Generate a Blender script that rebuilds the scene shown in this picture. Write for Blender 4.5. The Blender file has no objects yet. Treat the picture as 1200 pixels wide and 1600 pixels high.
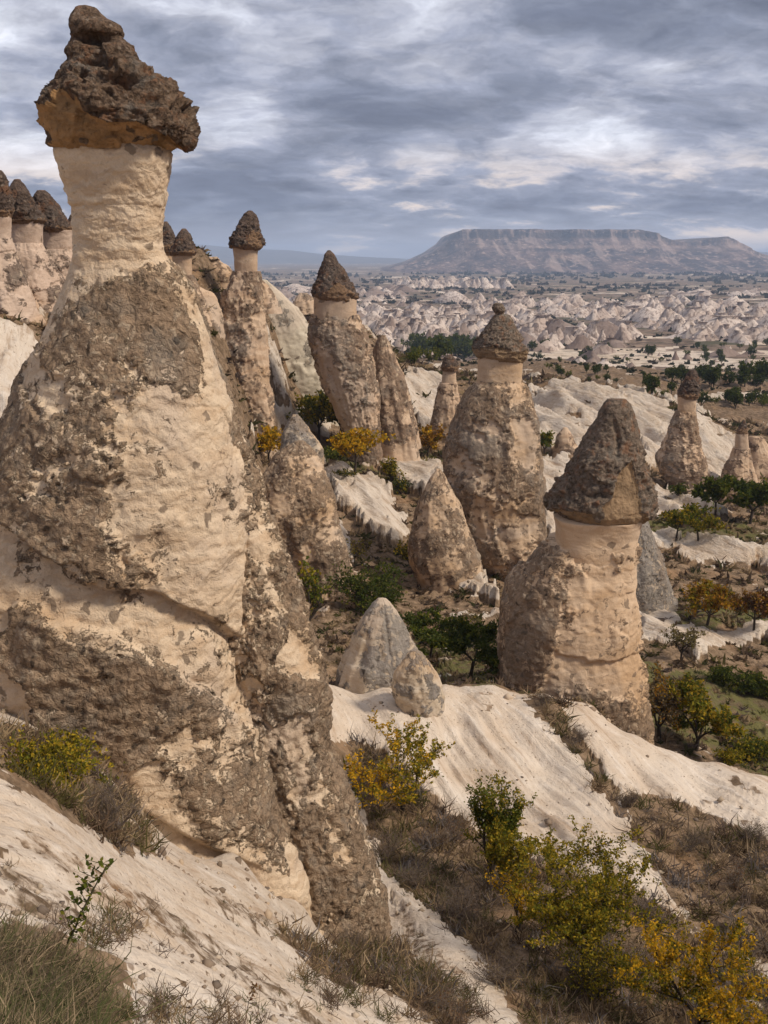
import bpy, math, random
import numpy as np
from mathutils import Vector

C = bpy.context.scene.collection
SC = bpy.context.scene
R = math.radians

# ------------------------------------------------------------------ camera, light, exposure
PITCH = R(14.6)
FPX = 800 / math.tan(R(27.5))          # focal length in photo pixels (1200 x 1600)
cam_d = bpy.data.cameras.new('camera'); cam = bpy.data.objects.new('camera', cam_d); C.objects.link(cam)
cam_d.sensor_fit = 'VERTICAL'; cam_d.angle = R(55); cam_d.clip_start = 0.1; cam_d.clip_end = 60000
cam.location = (0, 0, 0); cam.rotation_euler = (R(90) - PITCH, 0, 0)
SC.camera = cam
SC.view_settings.view_transform = 'Standard'; SC.view_settings.look = 'None'
SC.view_settings.exposure = 1.34; SC.view_settings.gamma = 1; SC.view_settings.use_curve_mapping = False
SC.cycles.volume_bounces = 1
SC.cycles.max_bounces = 6; SC.cycles.diffuse_bounces = 3; SC.cycles.transparent_max_bounces = 8
SC.cycles.use_denoising = True

SUN_EL, SUN_AZ = 46, 112               # azimuth clockwise from +Y : sun stands high at the right, a little behind the camera
sun_d = bpy.data.lights.new('sun', 'SUN'); sun = bpy.data.objects.new('sun', sun_d); C.objects.link(sun)
sun_d.energy = 1.5; sun_d.angle = R(10); sun_d.color = (1.0, 0.89, 0.74)
_d = Vector((math.sin(R(SUN_AZ)) * math.cos(R(SUN_EL)), math.cos(R(SUN_AZ)) * math.cos(R(SUN_EL)), math.sin(R(SUN_EL))))
sun.rotation_euler = _d.to_track_quat('Z', 'Y').to_euler()


class NT:
    """tiny node helper"""
    def __init__(s, tree):
        s.t = tree; s.n = tree.nodes; s.l = tree.links; s.n.clear()
    def new(s, typ, props=None, **inp):
        nd = s.n.new(typ)
        for k, v in (props or {}).items(): setattr(nd, k, v)
        for k, v in inp.items():
            key = int(k[1:]) if k[0] == 'i' and k[1:].isdigit() else k.replace('_', ' ')
            s.set(nd.inputs[key], v)
        return nd
    def set(s, sock, v):
        if isinstance(v, bpy.types.NodeSocket): s.l.new(v, sock)
        elif isinstance(v, bpy.types.Node): s.l.new(v.outputs[0], sock)
        else: sock.default_value = v
    def math(s, op, a, b=0.0, c=None, clamp=False):
        nd = s.n.new('ShaderNodeMath'); nd.operation = op; nd.use_clamp = clamp
        s.set(nd.inputs[0], a); s.set(nd.inputs[1], b)
        if c is not None: s.set(nd.inputs[2], c)
        return nd.outputs[0]
    def vmath(s, op, a, b=(0, 0, 0)):
        nd = s.n.new('ShaderNodeVectorMath'); nd.operation = op
        s.set(nd.inputs[0], a)
        if op == 'SCALE': s.set(nd.inputs['Scale'], b)
        else: s.set(nd.inputs[1], b)
        return nd.outputs[0]
    def mix(s, f, a, b, blend='MIX'):
        nd = s.n.new('ShaderNodeMix'); nd.data_type = 'RGBA'; nd.blend_type = blend
        s.set(nd.inputs[0], f)
        for sock, v in ((nd.inputs[6], a), (nd.inputs[7], b)):
            if isinstance(v, tuple) and len(v) == 3: v = v + (1,)
            s.set(sock, v)
        return nd.outputs[2]
    def ramp(s, f, lo, hi, a=0.0, b=1.0, smooth=True):
        nd = s.n.new('ShaderNodeMapRange'); nd.interpolation_type = 'SMOOTHSTEP' if smooth else 'LINEAR'
        s.set(nd.inputs[0], f); nd.inputs[1].default_value = lo; nd.inputs[2].default_value = hi
        nd.inputs[3].default_value = a; nd.inputs[4].default_value = b
        return nd.outputs[0]
    def noise(s, vec, scale, detail=6, rough=0.6, dist=0.0, lac=2.0):
        nd = s.n.new('ShaderNodeTexNoise')
        s.set(nd.inputs['Vector'], vec); nd.inputs['Scale'].default_value = scale
        nd.inputs['Detail'].default_value = detail; nd.inputs['Roughness'].default_value = rough
        nd.inputs['Distortion'].default_value = dist; nd.inputs['Lacunarity'].default_value = lac
        return nd.outputs[0]
    def voro(s, vec, scale, feature='F1', rnd=1.0):
        nd = s.n.new('ShaderNodeTexVoronoi'); nd.feature = feature
        s.set(nd.inputs['Vector'], vec); nd.inputs['Scale'].default_value = scale; nd.inputs['Randomness'].default_value = rnd
        return nd


def make_world():
    w = bpy.data.worlds.new('World'); SC.world = w; w.use_nodes = True
    w.cycles.sampling_method = 'MANUAL'; w.cycles.sample_map_resolution = 512
    T = NT(w.node_tree)
    tc = T.new('ShaderNodeTexCoord').outputs['Generated']
    sky = T.new('ShaderNodeTexSky', {'sky_type': 'NISHITA', 'sun_disc': False, 'sun_elevation': R(SUN_EL), 'sun_rotation': R(SUN_AZ)})
    skyc = T.vmath('SCALE', sky.outputs[0], 0.10)
    sep = T.new('ShaderNodeSeparateXYZ', Vector=tc)
    z = T.math('MAXIMUM', sep.outputs[2], 0.0)
    zz = T.math('ADD', z, 0.26)
    # a cloud deck: the direction is carried onto a high level sheet
    px = T.math('DIVIDE', sep.outputs[0], zz); py = T.math('DIVIDE', sep.outputs[1], zz)
    P = T.new('ShaderNodeCombineXYZ', X=px, Y=py, Z=0.0).outputs[0]
    P = T.vmath('MULTIPLY', P, (1.15, 1.35, 1.0))
    P = T.vmath('ADD', P, (CLX, CLY, 1.7))
    warp = T.new('ShaderNodeTexNoise', Vector=P, Scale=2.2, Detail=5.0, Roughness=0.6).outputs[1]
    warp = T.vmath('SCALE', T.vmath('SUBTRACT', warp, (0.5, 0.5, 0.5)), 0.34)
    Pw = T.vmath('ADD', P, warp)
    big = T.noise(P, 0.8, 2, 0.5)
    def puff(sc):
        nd = T.n.new('ShaderNodeTexVoronoi'); nd.feature = 'SMOOTH_F1'; nd.normalize = True
        T.set(nd.inputs['Vector'], Pw); nd.inputs['Scale'].default_value = sc; nd.inputs['Detail'].default_value = 2.0
        nd.inputs['Roughness'].default_value = 0.55; nd.inputs['Smoothness'].default_value = 0.45; return nd.outputs['Distance']
    pf = puff(1.9)
    fine = T.noise(Pw, 9.0, 8, 0.62, 0.0)
    mid = T.noise(Pw, 2.3, 7, 0.55, 0.0)
    dens = T.math('ADD', T.math('MULTIPLY', big, 0.95), T.math('MULTIPLY', T.math('SUBTRACT', 0.62, pf), 0.70))
    dens = T.math('ADD', dens, T.math('MULTIPLY', mid, 0.75))
    dens = T.math('ADD', dens, T.math('MULTIPLY', T.math('SUBTRACT', fine, 0.15), 0.26))
    d = T.ramp(dens, 0.84, 1.30, 0, 1, False)
    cr = T.new('ShaderNodeValToRGB', Fac=d)
    el = cr.color_ramp.elements
    k = 0.60
    stops = [(0.0, (0.70, 0.71, 0.77)), (0.22, (0.52, 0.54, 0.61)), (0.42, (0.36, 0.375, 0.44)), (0.60, (0.245, 0.265, 0.335)), (0.8, (0.17, 0.19, 0.25)), (1.0, (0.125, 0.142, 0.195))]
    stops = [(p, tuple(v * k for v in c)) for p, c in stops]
    el[0].position, el[0].color = stops[0][0], stops[0][1] + (1,)
    el[1].position, el[1].color = stops[-1][0], stops[-1][1] + (1,)
    for p, c in stops[1:-1]:
        e = el.new(p); e.color = c + (1,)
    col = cr.outputs[0]
    tex = T.noise(T.vmath('MULTIPLY', Pw, (1.0, 1.5, 1.0)), 5.0, 8, 0.62)
    col = T.vmath('SCALE', col, T.ramp(tex, 0.30, 0.70, 0.80, 1.20, False))
    # the brighter, warmer strip low over the horizon where the deck ends
    hz = T.ramp(sep.outputs[2], 0.02, 0.115, 1, 0)
    warmf = T.math('MULTIPLY', hz, T.ramp(dens, 1.0, 1.14, 1.0, 0.0))
    col = T.mix(warmf, col, (0.50, 0.40, 0.32))
    low = T.math('MULTIPLY', T.ramp(sep.outputs[2], -0.01, 0.05, 1, 0), 0.5)
    col = T.mix(low, col, (0.29, 0.28, 0.31))
    # thin gaps let the blue of the clear sky through
    gap = T.math('MULTIPLY', T.ramp(dens, 0.84, 0.76, 0, 1), 0.25)
    col = T.mix(gap, col, skyc)
    # an overcast deck is brighter towards the zenith
    up = T.ramp(sep.outputs[2], 0.30, 0.95, 0.0, 1.0)
    col = T.mix(up, col, T.vmath('MULTIPLY', col, (1.5, 1.38, 1.2)))
    bg = T.new('ShaderNodeBackground', Color=col, Strength=1.0)
    out = T.new('ShaderNodeOutputWorld', Surface=bg.outputs[0])
CLX, CLY = 30.2, 11.7
make_world()

# ------------------------------------------------------------------ numpy noise
_rng = np.random.default_rng(7)
_perm = np.concatenate([_rng.permutation(256)] * 3).astype(np.int32)
_grad = _rng.normal(size=(256, 3)); _grad /= np.linalg.norm(_grad, axis=1)[:, None]
_grad = _grad.astype(np.float32)

def pn(x, y, z):
    x = np.asarray(x, np.float32); y = np.asarray(y, np.float32); z = np.asarray(z, np.float32)
    x, y, z = np.broadcast_arrays(x, y, z)
    xi = np.floor(x); yi = np.floor(y); zi = np.floor(z)
    xf = x - xi; yf = y - yi; zf = z - zi
    X = xi.astype(np.int32) & 255; Y = yi.astype(np.int32) & 255; Z = zi.astype(np.int32) & 255
    u = xf * xf * xf * (xf * (xf * 6 - 15) + 10); v = yf * yf * yf * (yf * (yf * 6 - 15) + 10); w = zf * zf * zf * (zf * (zf * 6 - 15) + 10)
    def g(dx, dy, dz):
        h = _perm[_perm[_perm[(X + dx) & 255] + ((Y + dy) & 255)] + ((Z + dz) & 255)]
        G = _grad[h]
        return G[..., 0] * (xf - dx) + G[..., 1] * (yf - dy) + G[..., 2] * (zf - dz)
    a = g(0, 0, 0); a = a + u * (g(1, 0, 0) - a)
    b = g(0, 1, 0); b = b + u * (g(1, 1, 0) - b)
    c = g(0, 0, 1); c = c + u * (g(1, 0, 1) - c)
    d = g(0, 1, 1); d = d + u * (g(1, 1, 1) - d)
    a = a + v * (b - a); c = c + v * (d - c)
    return (a + w * (c - a)) * 1.4

def fbm(x, y, z, s, oct=4, gain=0.5):
    t = 0; a = 1; f = s; n = 0
    for i in range(oct):
        t = t + a * pn(x * f + 17.3 * i, y * f + 5.1 * i, z * f + 9.7 * i); n += a; a *= gain; f *= 2.03
    return t / n

def ridged(x, y, z, s, oct=4, gain=0.5):
    t = 0; a = 1; f = s; n = 0
    for i in range(oct):
        t = t + a * (1 - 2 * np.abs(pn(x * f + 3.3 * i, y * f + 7.1 * i, z * f + 1.7 * i))); n += a; a *= gain; f *= 2.03
    return t / n

def facet(x, y, z, s, slope=1.0):
    """broken-rock relief: every cell is one tilted plane; returns roughly -1..1"""
    x = np.asarray(x, np.float32) * s; y = np.asarray(y, np.float32) * s; z = np.asarray(z, np.float32) * s
    xi, yi, zi = np.floor(x), np.floor(y), np.floor(z)
    X = xi.astype(np.int32); Y = yi.astype(np.int32); Z = zi.astype(np.int32)
    best = np.full(x.shape, 1e9, np.float32); val = np.zeros(x.shape, np.float32)
    for dx in (-1, 0, 1):
        for dy in (-1, 0, 1):
            for dz in (-1, 0, 1):
                h = _perm[_perm[_perm[(X + dx) & 255] + ((Y + dy) & 255)] + ((Z + dz) & 255)]
                g = _grad[h]; g2 = _grad[(h * 7 + 31) & 255]
                rx = x - (xi + dx + 0.5 + 0.45 * g[..., 0]); ry = y - (yi + dy + 0.5 + 0.45 * g[..., 1]); rz = z - (zi + dz + 0.5 + 0.45 * g[..., 2])
                d = rx * rx + ry * ry + rz * rz
                m = d < best
                best = np.where(m, d, best)
                val = np.where(m, g2[..., 0] * 0.6 + slope * (rx * g2[..., 1] + ry * g2[..., 2] + rz * g[..., 0]), val)
    return val

def sst(x, a, b):
    t = np.clip((x - a) / (b - a), 0, 1); return t * t * (3 - 2 * t)

# ------------------------------------------------------------------ photo measurements -> places
cp, sp = math.cos(PITCH), math.sin(PITCH)
def kk(py): return np.tan(PITCH + np.arctan((np.asarray(py, float) - 800) / FPX))   # fall per metre forward
def W(px, py, Y):
    k = kk(py); return np.array([(px - 600) / FPX * Y * (cp + k * sp), Y, -k * Y])
def proj(x, y, z):
    zc = y * cp - z * sp; yc = y * sp + z * cp
    zc = np.where(np.abs(zc) < 1e-3, 1e-3, zc)
    return 600 + FPX * x / zc, 800 - FPX * yc / zc
def mpp(px, py, Y):                    # metres per photo pixel there
    return Y * (cp + kk(py) * sp) / FPX

def inpoly(px, py, poly):
    c = np.zeros(px.shape, bool); n = len(poly)
    for i in range(n):
        x0, y0 = poly[i]; x1, y1 = poly[(i + 1) % n]
        if y0 == y1: continue
        c ^= ((y0 > py) != (y1 > py)) & (px < (x1 - x0) * (py - y0) / (y1 - y0) + x0)
    return c

# ground heights: (px, py, forward distance)
CPTS = [
 (-500,1650,2.4),(0,1680,2.4),(300,1720,2.6),(600,1750,3.2),(900,1900,3.4),(1300,2000,3.6),
 (-500,1450,3.6),(0,1590,3.1),(-400,1250,5.5),(0,1450,4.4),(0,1345,5.8),(0,1240,7.6),(-400,1120,8.5),
 (0,1285,8.8),(0,1262,10.2),(0,1200,11.6),(0,1160,13.2),(-300,1120,12),(-300,1080,16),(80,1262,11.0),(140,1300,11.0),
 (60,1268,8.2),(60,1300,9.2),(120,1308,8.6),(130,1335,9.4),(190,1345,9.4),(110,1200,13.6),
 (200,1600,3.9),(200,1480,5.7),(200,1365,8.8),(235,1330,11.8),(220,1275,14.8),
 (400,1600,6.2),(400,1520,8.3),(380,1440,11.2),(380,1390,13.6),(370,1340,15.6),(480,1440,15.6),(470,1410,16.8),
 (560,1610,9.2),(540,1550,11.8),(540,1505,14.2),(610,1478,17.6),(520,1510,13.6),(500,1460,17.5),(400,1430,17.5),(300,1380,17.5),
 (700,1620,11.6),(700,1510,15.2),(640,1425,19.2),(610,1390,20.8),(600,1310,23.8),(480,1400,20),
 (850,1630,13.2),(850,1550,15.2),(760,1500,16.2),(740,1410,20.0),(700,1335,23.2),(620,1268,26),(560,1180,29.4),(530,1130,30.4),
 (1000,1640,13.8),(890,1505,16.6),(950,1420,19.5),(785,1385,20.5),(1100,1600,14.8),(1110,1450,20.5),(1250,1600,15.2),(1200,1500,19.2),
 (1300,1420,22),(860,1340,22.8),(740,1290,25.6),(1010,1320,23.8),(1200,1330,24.6),(640,1150,30),
 (700,1160,30.2),(850,1200,28.6),(1000,1220,28.6),(1100,1230,29),(930,1130,31.6),(780,1110,31.8),
 (500,1068,33.5),(600,1072,33.5),(690,1070,33.5),(760,1078,33.4),(850,1083,33.4),(920,1105,33),(1000,1150,32.4),(1060,1176,32),(1120,1190,31.8),(1200,1216,31.5),(1320,1260,31),
 (480,1085,36.5),(600,1095,36.5),(690,1090,36.5),(850,1105,36.5),(1000,1190,36),(1100,1235,35.5),(1200,1265,35),
 (500,1050,41),(600,1060,41),(735,1055,43.5),(860,1080,42),(1000,1150,40),(1090,1172,40),(1200,1215,38.5),(1350,1260,38),
 (480,1010,46),(640,1020,49),(800,1010,50),(1050,1080,46),(1200,1110,46),(1065,1032,51),(1000,1000,54.5),(1200,1040,52),
 (540,952,56),(700,966,56),(800,968,56),(1105,976,58),(1000,965,60),(1200,985,59),(1350,1000,59),
 (430,940,57),(560,900,63),(720,925,62),(800,915,65),(1050,920,66),(1200,920,68),
 (-300,800,24),(-100,820,30),(0,840,30),(150,1040,22),(300,1060,24),(350,960,36),
 (-300,620,40),(0,690,42),(60,640,48),(0,600,52),(0,540,58),(100,540,62),(0,455,66),(100,450,68),(0,395,73),(100,398,73),(-300,370,66),
 (250,520,76),(340,640,82),(400,700,86),(260,438,90),(330,425,97),(300,560,84),(430,600,104),(420,500,108),
 (0,420,90),(100,430,90),(-300,400,90),
 (640,885,69),(560,850,72),(600,810,79),(860,850,75),(1000,860,76),(1150,880,74),(1350,900,74),
 (520,790,82),(520,740,93),(600,758,91),(690,750,93),(870,780,88),(1050,835,84),(1120,800,91),(1200,820,89),
 (420,695,98),(500,690,104),(555,738,95),(650,708,108),(850,710,104),(960,740,100),(1060,765,108),(1150,765,110),(1300,780,110),
 (440,560,120),(480,480,128),(560,640,118),(600,560,140),(340,440,110),(640,660,122),(700,690,116),
 (640,600,150),(700,590,165),(760,596,165),(850,597,160),(940,620,150),(1000,624,148),(1090,652,140),(1140,690,133),(1200,725,128),(1350,780,125),
 (850,650,130),(1000,690,124),(1100,710,122),
 (340,540,160),(450,540,175),(560,520,190),(0,500,130),(0,520,190),
 (700,585,200),(850,600,190),(1000,625,180),(1100,660,165),(1200,690,155),(1350,720,155),
 (600,560,240),(850,572,240),(1000,595,225),(1100,612,222),(1200,632,210),(1400,640,210),
 (600,548,320),(900,556,320),(1200,572,320),(1400,575,320),(300,552,320),(0,552,320),(-500,552,320),(-300,540,200),
 (300,530,430),(600,530,430),(900,530,430),(1200,532,430),(1400,532,430),(0,530,430),
]
_cp = np.array(CPTS, float); _w = np.array([W(a, b, c) for a, b, c in CPTS])
_r = np.hypot(_w[:, 0], _w[:, 1]); _th = np.arctan2(_w[:, 0], _w[:, 1]); _k = -_w[:, 2] / _r
AX, AL, MC = 6.0, 1.7, 0.10
_u = np.stack([_th * AX, np.log(_r) * AL], 1)
_D = np.sqrt(((_u[:, None] - _u[None]) ** 2).sum(-1) + MC ** 2)
_n = len(_u); _A = np.zeros((_n + 3, _n + 3)); _A[:_n, :_n] = _D - 0.004 * np.eye(_n)
_A[:_n, _n] = 1; _A[:_n, _n + 1:] = _u; _A[_n, :_n] = 1; _A[_n + 1:, :_n] = _u.T
_sol = np.linalg.solve(_A, np.concatenate([_k, np.zeros(3)]))

def base_z(x, y):
    x = np.asarray(x, float); y = np.asarray(y, float); sh = x.shape
    x = x.ravel(); y = y.ravel()
    r = np.maximum(np.hypot(x, y), 0.05); th = np.clip(np.arctan2(x, y), -0.62, 0.62)
    lr = np.log(np.clip(r, 1.6, 430))
    out = np.empty(len(x))
    for i in range(0, len(x), 40000):
        a = th[i:i + 40000] * AX; b = lr[i:i + 40000] * AL
        D = np.sqrt((a[:, None] - _u[None, :, 0]) ** 2 + (b[:, None] - _u[None, :, 1]) ** 2 + MC ** 2)
        out[i:i + 40000] = D @ _sol[:_n] + _sol[_n] + _sol[_n + 1] * a + _sol[_n + 2] * b
    z = -out * r
    z = np.where(r < 2.2, -1.55 - (r / 2.2) ** 2 * np.maximum(0, (-z - 1.55)), z)
    zp = -52 - 8 * sst(r, 400, 1200) - 11 * sst(r, 1200, 3500)
    f = sst(r, 270, 430)
    return (z * (1 - f) + zp * f).reshape(sh)

# where the pale tuff shows bare, where scrub grows (outlines measured in the photograph)
SCRUB = [
 [(520,1160),(600,1172),(690,1262),(740,1295),(820,1345),(930,1372),(1010,1402),(1090,1462),(1250,1560),(1300,1700),(850,1700),(760,1500),(690,1440),(600,1372),(585,1330),(560,1250)],
 [(975,1250),(1020,1240),(1080,1265),(1200,1320),(1320,1400),(1320,1560),(1100,1468),(1045,1390),(990,1310)],
 [(818,1090),(880,1088),(888,1130),(930,1180),(965,1235),(985,1290),(950,1262),(900,1180),(850,1130)],
 [(-80,1130),(100,1150),(225,1290),(250,1372),(200,1362),(120,1312),(0,1240),(-80,1200)],
 [(440,1480),(520,1500),(600,1470),(640,1480),(740,1600),(700,1640),(620,1580),(520,1560)],
 [(-80,1500),(60,1500),(200,1560),(230,1700),(-80,1800)],
]
DIRT = [[(40,1325),(130,1385),(250,1450),(400,1540),(520,1640),(470,1640),(330,1540),(200,1460),(90,1395),(30,1345)],[(300,1400),(400,1440),(460,1500),(420,1490),(330,1430)],[(0,1375),(80,1420),(160,1500),(60,1480),(0,1430)],[(600,1395),(660,1450),(740,1560),(700,1560),(640,1470)],[(1060,1250),(1130,1290),(1200,1310),(1190,1330),(1080,1280)]]
WHITE = [
 [(505,735),(560,748),(615,775),(642,845),(600,852),(560,812),(530,800)],
 [(655,880),(740,895),(792,950),(745,935),(680,912)],
 [(1000,968),(1080,984),(1250,996),(1250,1010),(1120,1008),(1085,1036),(1060,1012),(995,1004)],
 [(1015,838),(1200,866),(1300,880),(1300,905),(1200,890),(1100,882),(1015,856)],
 [(820,598),(940,618),(1000,622),(1095,650),(1150,700),(1210,728),(1250,790),(1100,742),(1030,735),(850,706),(825,650)],
 [(1005,768),(1050,775),(1135,808),(1090,806),(1015,800)],
 [(838,716),(890,720),(880,790),(862,850),(842,800)],
 [(590,722),(640,716),(700,745),(700,796),(630,764)],
 [(-60,505),(62,540),(50,620),(20,670),(-60,640)],
 [(622,595),(690,590),(705,640),(680,685),(640,650)],
 [(1000,978),(1050,1000),(1060,962),(985,920),(985,980)],
 [(440,760),(520,800),(560,880),(520,870),(470,820)],
 [(640,962),(820,964),(820,969),(640,968)],
 [(400,640),(520,655),(520,690),(400,680)],
]
GREEN = [
 [(1000,1040),(1100,1050),(1250,1090),(1300,1290),(1150,1190),(1010,1140)],
 [(500,700),(600,735),(640,775),(560,760),(500,730)],
 [(1010,795),(1110,810),(1250,840),(1250,870),(1010,840)],
 [(620,1000),(790,1000),(790,1070),(620,1060)],
 [(640,700),(700,710),(700,745),(640,730)],
 [(845,740),(870,735),(870,775),(845,770)],
 [(1040,940),(1250,950),(1250,985),(1040,978)],
]
TRACKS = [[(845,557),(960,551),(1060,541),(1062,543.5),(960,554.5),(845,560)],[(960,574),(1010,557),(1090,552),(1210,547),(1210,550),(1090,555.5),(1015,561),(965,578)],[(1090,616),(1210,611),(1210,623),(1090,624)],[(640,572),(760,578),(850,590),(850,592),(760,581),(640,575)],[(870,531),(1010,527),(1200,538),(1200,541),(1010,530),(870,533)]]
DARKP = [(800,598),(940,600),(1000,612),(1250,650),(1250,800),(1190,720),(1100,652),(1000,622),(940,618)]

def ground_masks(x, y, z):
    r = np.hypot(x, y)
    px, py = proj(x, y, z)
    s = 1.0 / np.maximum(r, 3)
    lx, ly = np.arctan2(x, y) * 14, np.log(np.maximum(r, 1)) * 10
    j1 = fbm(lx * 3, ly * 3, 0, 1, 3); j2 = fbm(lx * 3, ly * 3, 40, 1, 3)
    qx = px + j1 * 26; qy = py + j2 * 18
    near = r < 34.5
    # sink the hidden back of the near ridge into the scrub class
    white = np.where(near, 1.0, 0.0)
    for p in SCRUB: white = np.where(near & inpoly(qx, qy, p), 0.0, white)
    for p in DIRT: white = np.where(near & inpoly(qx, qy, p), np.minimum(white, 0.52), white)
    for p in WHITE: white = np.where(~near & (r < 260) & inpoly(qx, qy, p), 1.0, white)
    n = fbm(x / r.clip(8) * 30, y / r.clip(8) * 30, 3, 1, 1)
    sp_ = fbm(lx * 1.6, ly * 2.2, 80, 1, 5, 0.6)
    # thin scattered pale outcrops in the scrub and thin scrub on the pale rock
    white = np.where(~near & (r < 260) & (sp_ > 0.27), np.maximum(white, 0.6), white)
    white = np.where(near & (sp_ < -0.30), np.minimum(white, 0.45), white)
    white = np.where(~near & (r < 260) & (sp_ < -0.27), np.minimum(white, 0.25), white)
    tr = np.zeros_like(white)
    for p in TRACKS: tr = np.where((r > 215) & inpoly(px, py, p), 1.0, tr)
    far = sst(r, 240, 330)
    green = np.zeros_like(white)
    for p in GREEN: green = np.where(~near & (r < 200) & inpoly(qx, qy, p), 1.0, green)
    g2 = sst(fbm(x * 0.02, y * 0.02, 5, 1, 3), 0.0, 0.25)
    green = np.maximum(green, far * g2 * 0.8)
    fields = sst(fbm(x * 0.004, y * 0.012, 9, 1, 3), 0.1, 0.22)
    white = np.where(far > 0, white * (1 - far) + far * fields * 0.6, white)
    white = np.maximum(white, tr * 0.9)
    return white, green

_ca, _sa = math.cos(R(48)), math.sin(R(48))
def ground_z(x, y, full=False):
    x = np.asarray(x, float); y = np.asarray(y, float)
    z = base_z(x, y); r = np.hypot(x, y)
    white, green = ground_masks(x, y, z)
    # foreground rills run down to the right and away
    a = x * _ca + y * _sa; b = -x * _sa + y * _ca
    nearw = 1 - sst(r, 12, 18)
    ri = ridged(a * 0.11, b * 0.9, 0, 1, 3)
    warp = fbm(x, y, 0, 0.35, 2) * 0.8
    ri2 = ridged(a * 0.14 + warp, b * 2.2 + warp, 3, 1, 3, 0.6)
    z = z + nearw * (0.22 * ri + 0.10 * ri2) * sst(r, 1.5, 5)
    # flank of the middle ridge: rills run down towards the camera
    mw = sst(r, 16, 21) * (1 - sst(r, 31.0, 33.0)) * white
    q = x - 0.38 * (33 - y) + fbm(x, y, 0, 0.15, 2) * 0.9
    z = z + mw * (0.46 * ridged(q * 0.55, y * 0.05, 0, 1, 4, 0.62) - 0.2 + 0.07 * ridged(q * 2.1, y * 0.15, 2, 1, 2))
    # general roughness; scrub ground lumpier than bare tuff
    sc = np.clip(r, 3, 300)
    rough = np.where(white > 0.6, 0.0022, 0.0065) * sc
    fr = 26.0 / sc
    lx, ly = np.arctan2(x, y) * 14, np.log(np.maximum(r, 1)) * 14
    z = z + rough * (fbm(lx * 1.6, ly * 1.6, 1.5, 1, 5, 0.6) * 1.8) * (1 - sst(r, 300, 500))
    # eroded gullies on the pale slopes farther off
    fw = sst(r, 36, 50) * (1 - sst(r, 180, 260)) * white
    z = z + fw * (0.6 + 0.024 * np.clip(r, 40, 200)) * (ridged((x + 0.30 * y) * 0.12 + 0.3 * fbm(x, y, 0, 0.05, 2), y * 0.022, 5, 1, 4, 0.55) - 0.35)
    hill = sst(r, 50, 70) * (1 - sst(r, 110, 140)) * sst(-np.arctan2(x, y), 0.1, 0.25)
    z = z + hill * 1.6 * (ridged(x * 0.10 + y * 0.05, y * 0.05, 8, 1, 4) - 0.3)
    # plain
    pw = sst(r, 220, 400)
    z = z + pw * (fbm(x, y, 0, 0.006, 4) * 6.0) * (1 - 0.7 * sst(r, 2200, 3500)) + pw * fbm(x, y, 4, 0.0016, 2) * 5.0
    if full: return z, white, green
    return z

def ground_at_many(px, py, y0=2.0, y1=400.0, n=110):
    px = np.atleast_1d(np.asarray(px, float))[:, None]; py = np.atleast_1d(np.asarray(py, float))[:, None]; k = kk(py)
    lo = np.full(px.shape, float(y0)); hi = np.full(px.shape, float(y1))
    for it in range(2):
        Y = np.exp(np.log(lo) + (np.log(hi) - np.log(lo)) * np.linspace(0, 1, n)[None])
        x = (px - 600) / FPX * Y * (cp + k * sp)
        hit = ground_z(x, Y) >= -k * Y
        i = np.where(hit.any(1), hit.argmax(1), n - 1)
        r_ = np.arange(len(i)); hi = Y[r_, i][:, None]; lo = Y[r_, np.maximum(i - 1, 0)][:, None]; n = 12
    Y = hi[:, 0]; x = (px[:, 0] - 600) / FPX * Y * (cp + k[:, 0] * sp)
    return np.stack([x, Y, ground_z(x, Y)], 1)
def ground_at(px, py, y0=2.0, y1=400.0):
    return ground_at_many(px, py, y0, y1)[0]

# ------------------------------------------------------------------ object helpers
def tag(o, label=None, cat=None, group=None, kind=None):
    if label: o['label'] = label
    if cat: o['category'] = cat
    if group: o['group'] = group
    if kind: o['kind'] = kind
    return o
def empty(name, loc, label, cat, group=None):
    o = bpy.data.objects.new(name, None); C.objects.link(o); o.location = loc; o.empty_display_size = 0.3
    return tag(o, label, cat, group)
def mesh_np(name, V, F, attrs=None, smooth=True, colors=None):
    me = bpy.data.meshes.new(name); V = np.asarray(V, np.float32); F = np.asarray(F, np.int32)
    nf, k = F.shape
    me.vertices.add(len(V)); me.vertices.foreach_set('co', V.ravel())
    me.loops.add(nf * k); me.loops.foreach_set('vertex_index', F.ravel())
    me.polygons.add(nf); me.polygons.foreach_set('loop_start', np.arange(0, nf * k, k, dtype=np.int32))
    me.polygons.foreach_set('loop_total', np.full(nf, k, np.int32))
    me.update(calc_edges=True)
    if smooth: me.polygons.foreach_set('use_smooth', np.ones(nf, bool))
    for n, v in (attrs or {}).items():
        v = np.asarray(v, np.float32)
        if v.ndim == 1:
            a = me.attributes.new(n, 'FLOAT', 'POINT'); a.data.foreach_set('value', v)
        else:
            a = me.attributes.new(n, 'FLOAT_COLOR', 'POINT')
            c = np.ones((len(v), 4), np.float32); c[:, :3] = v; a.data.foreach_set('color', c.ravel())
    return me
def obj_np(name, me, mat, parent=None):
    o = bpy.data.objects.new(name, me); C.objects.link(o)
    if mat and not me.materials: me.materials.append(mat)
    if parent: o.parent = parent
    return o

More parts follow.
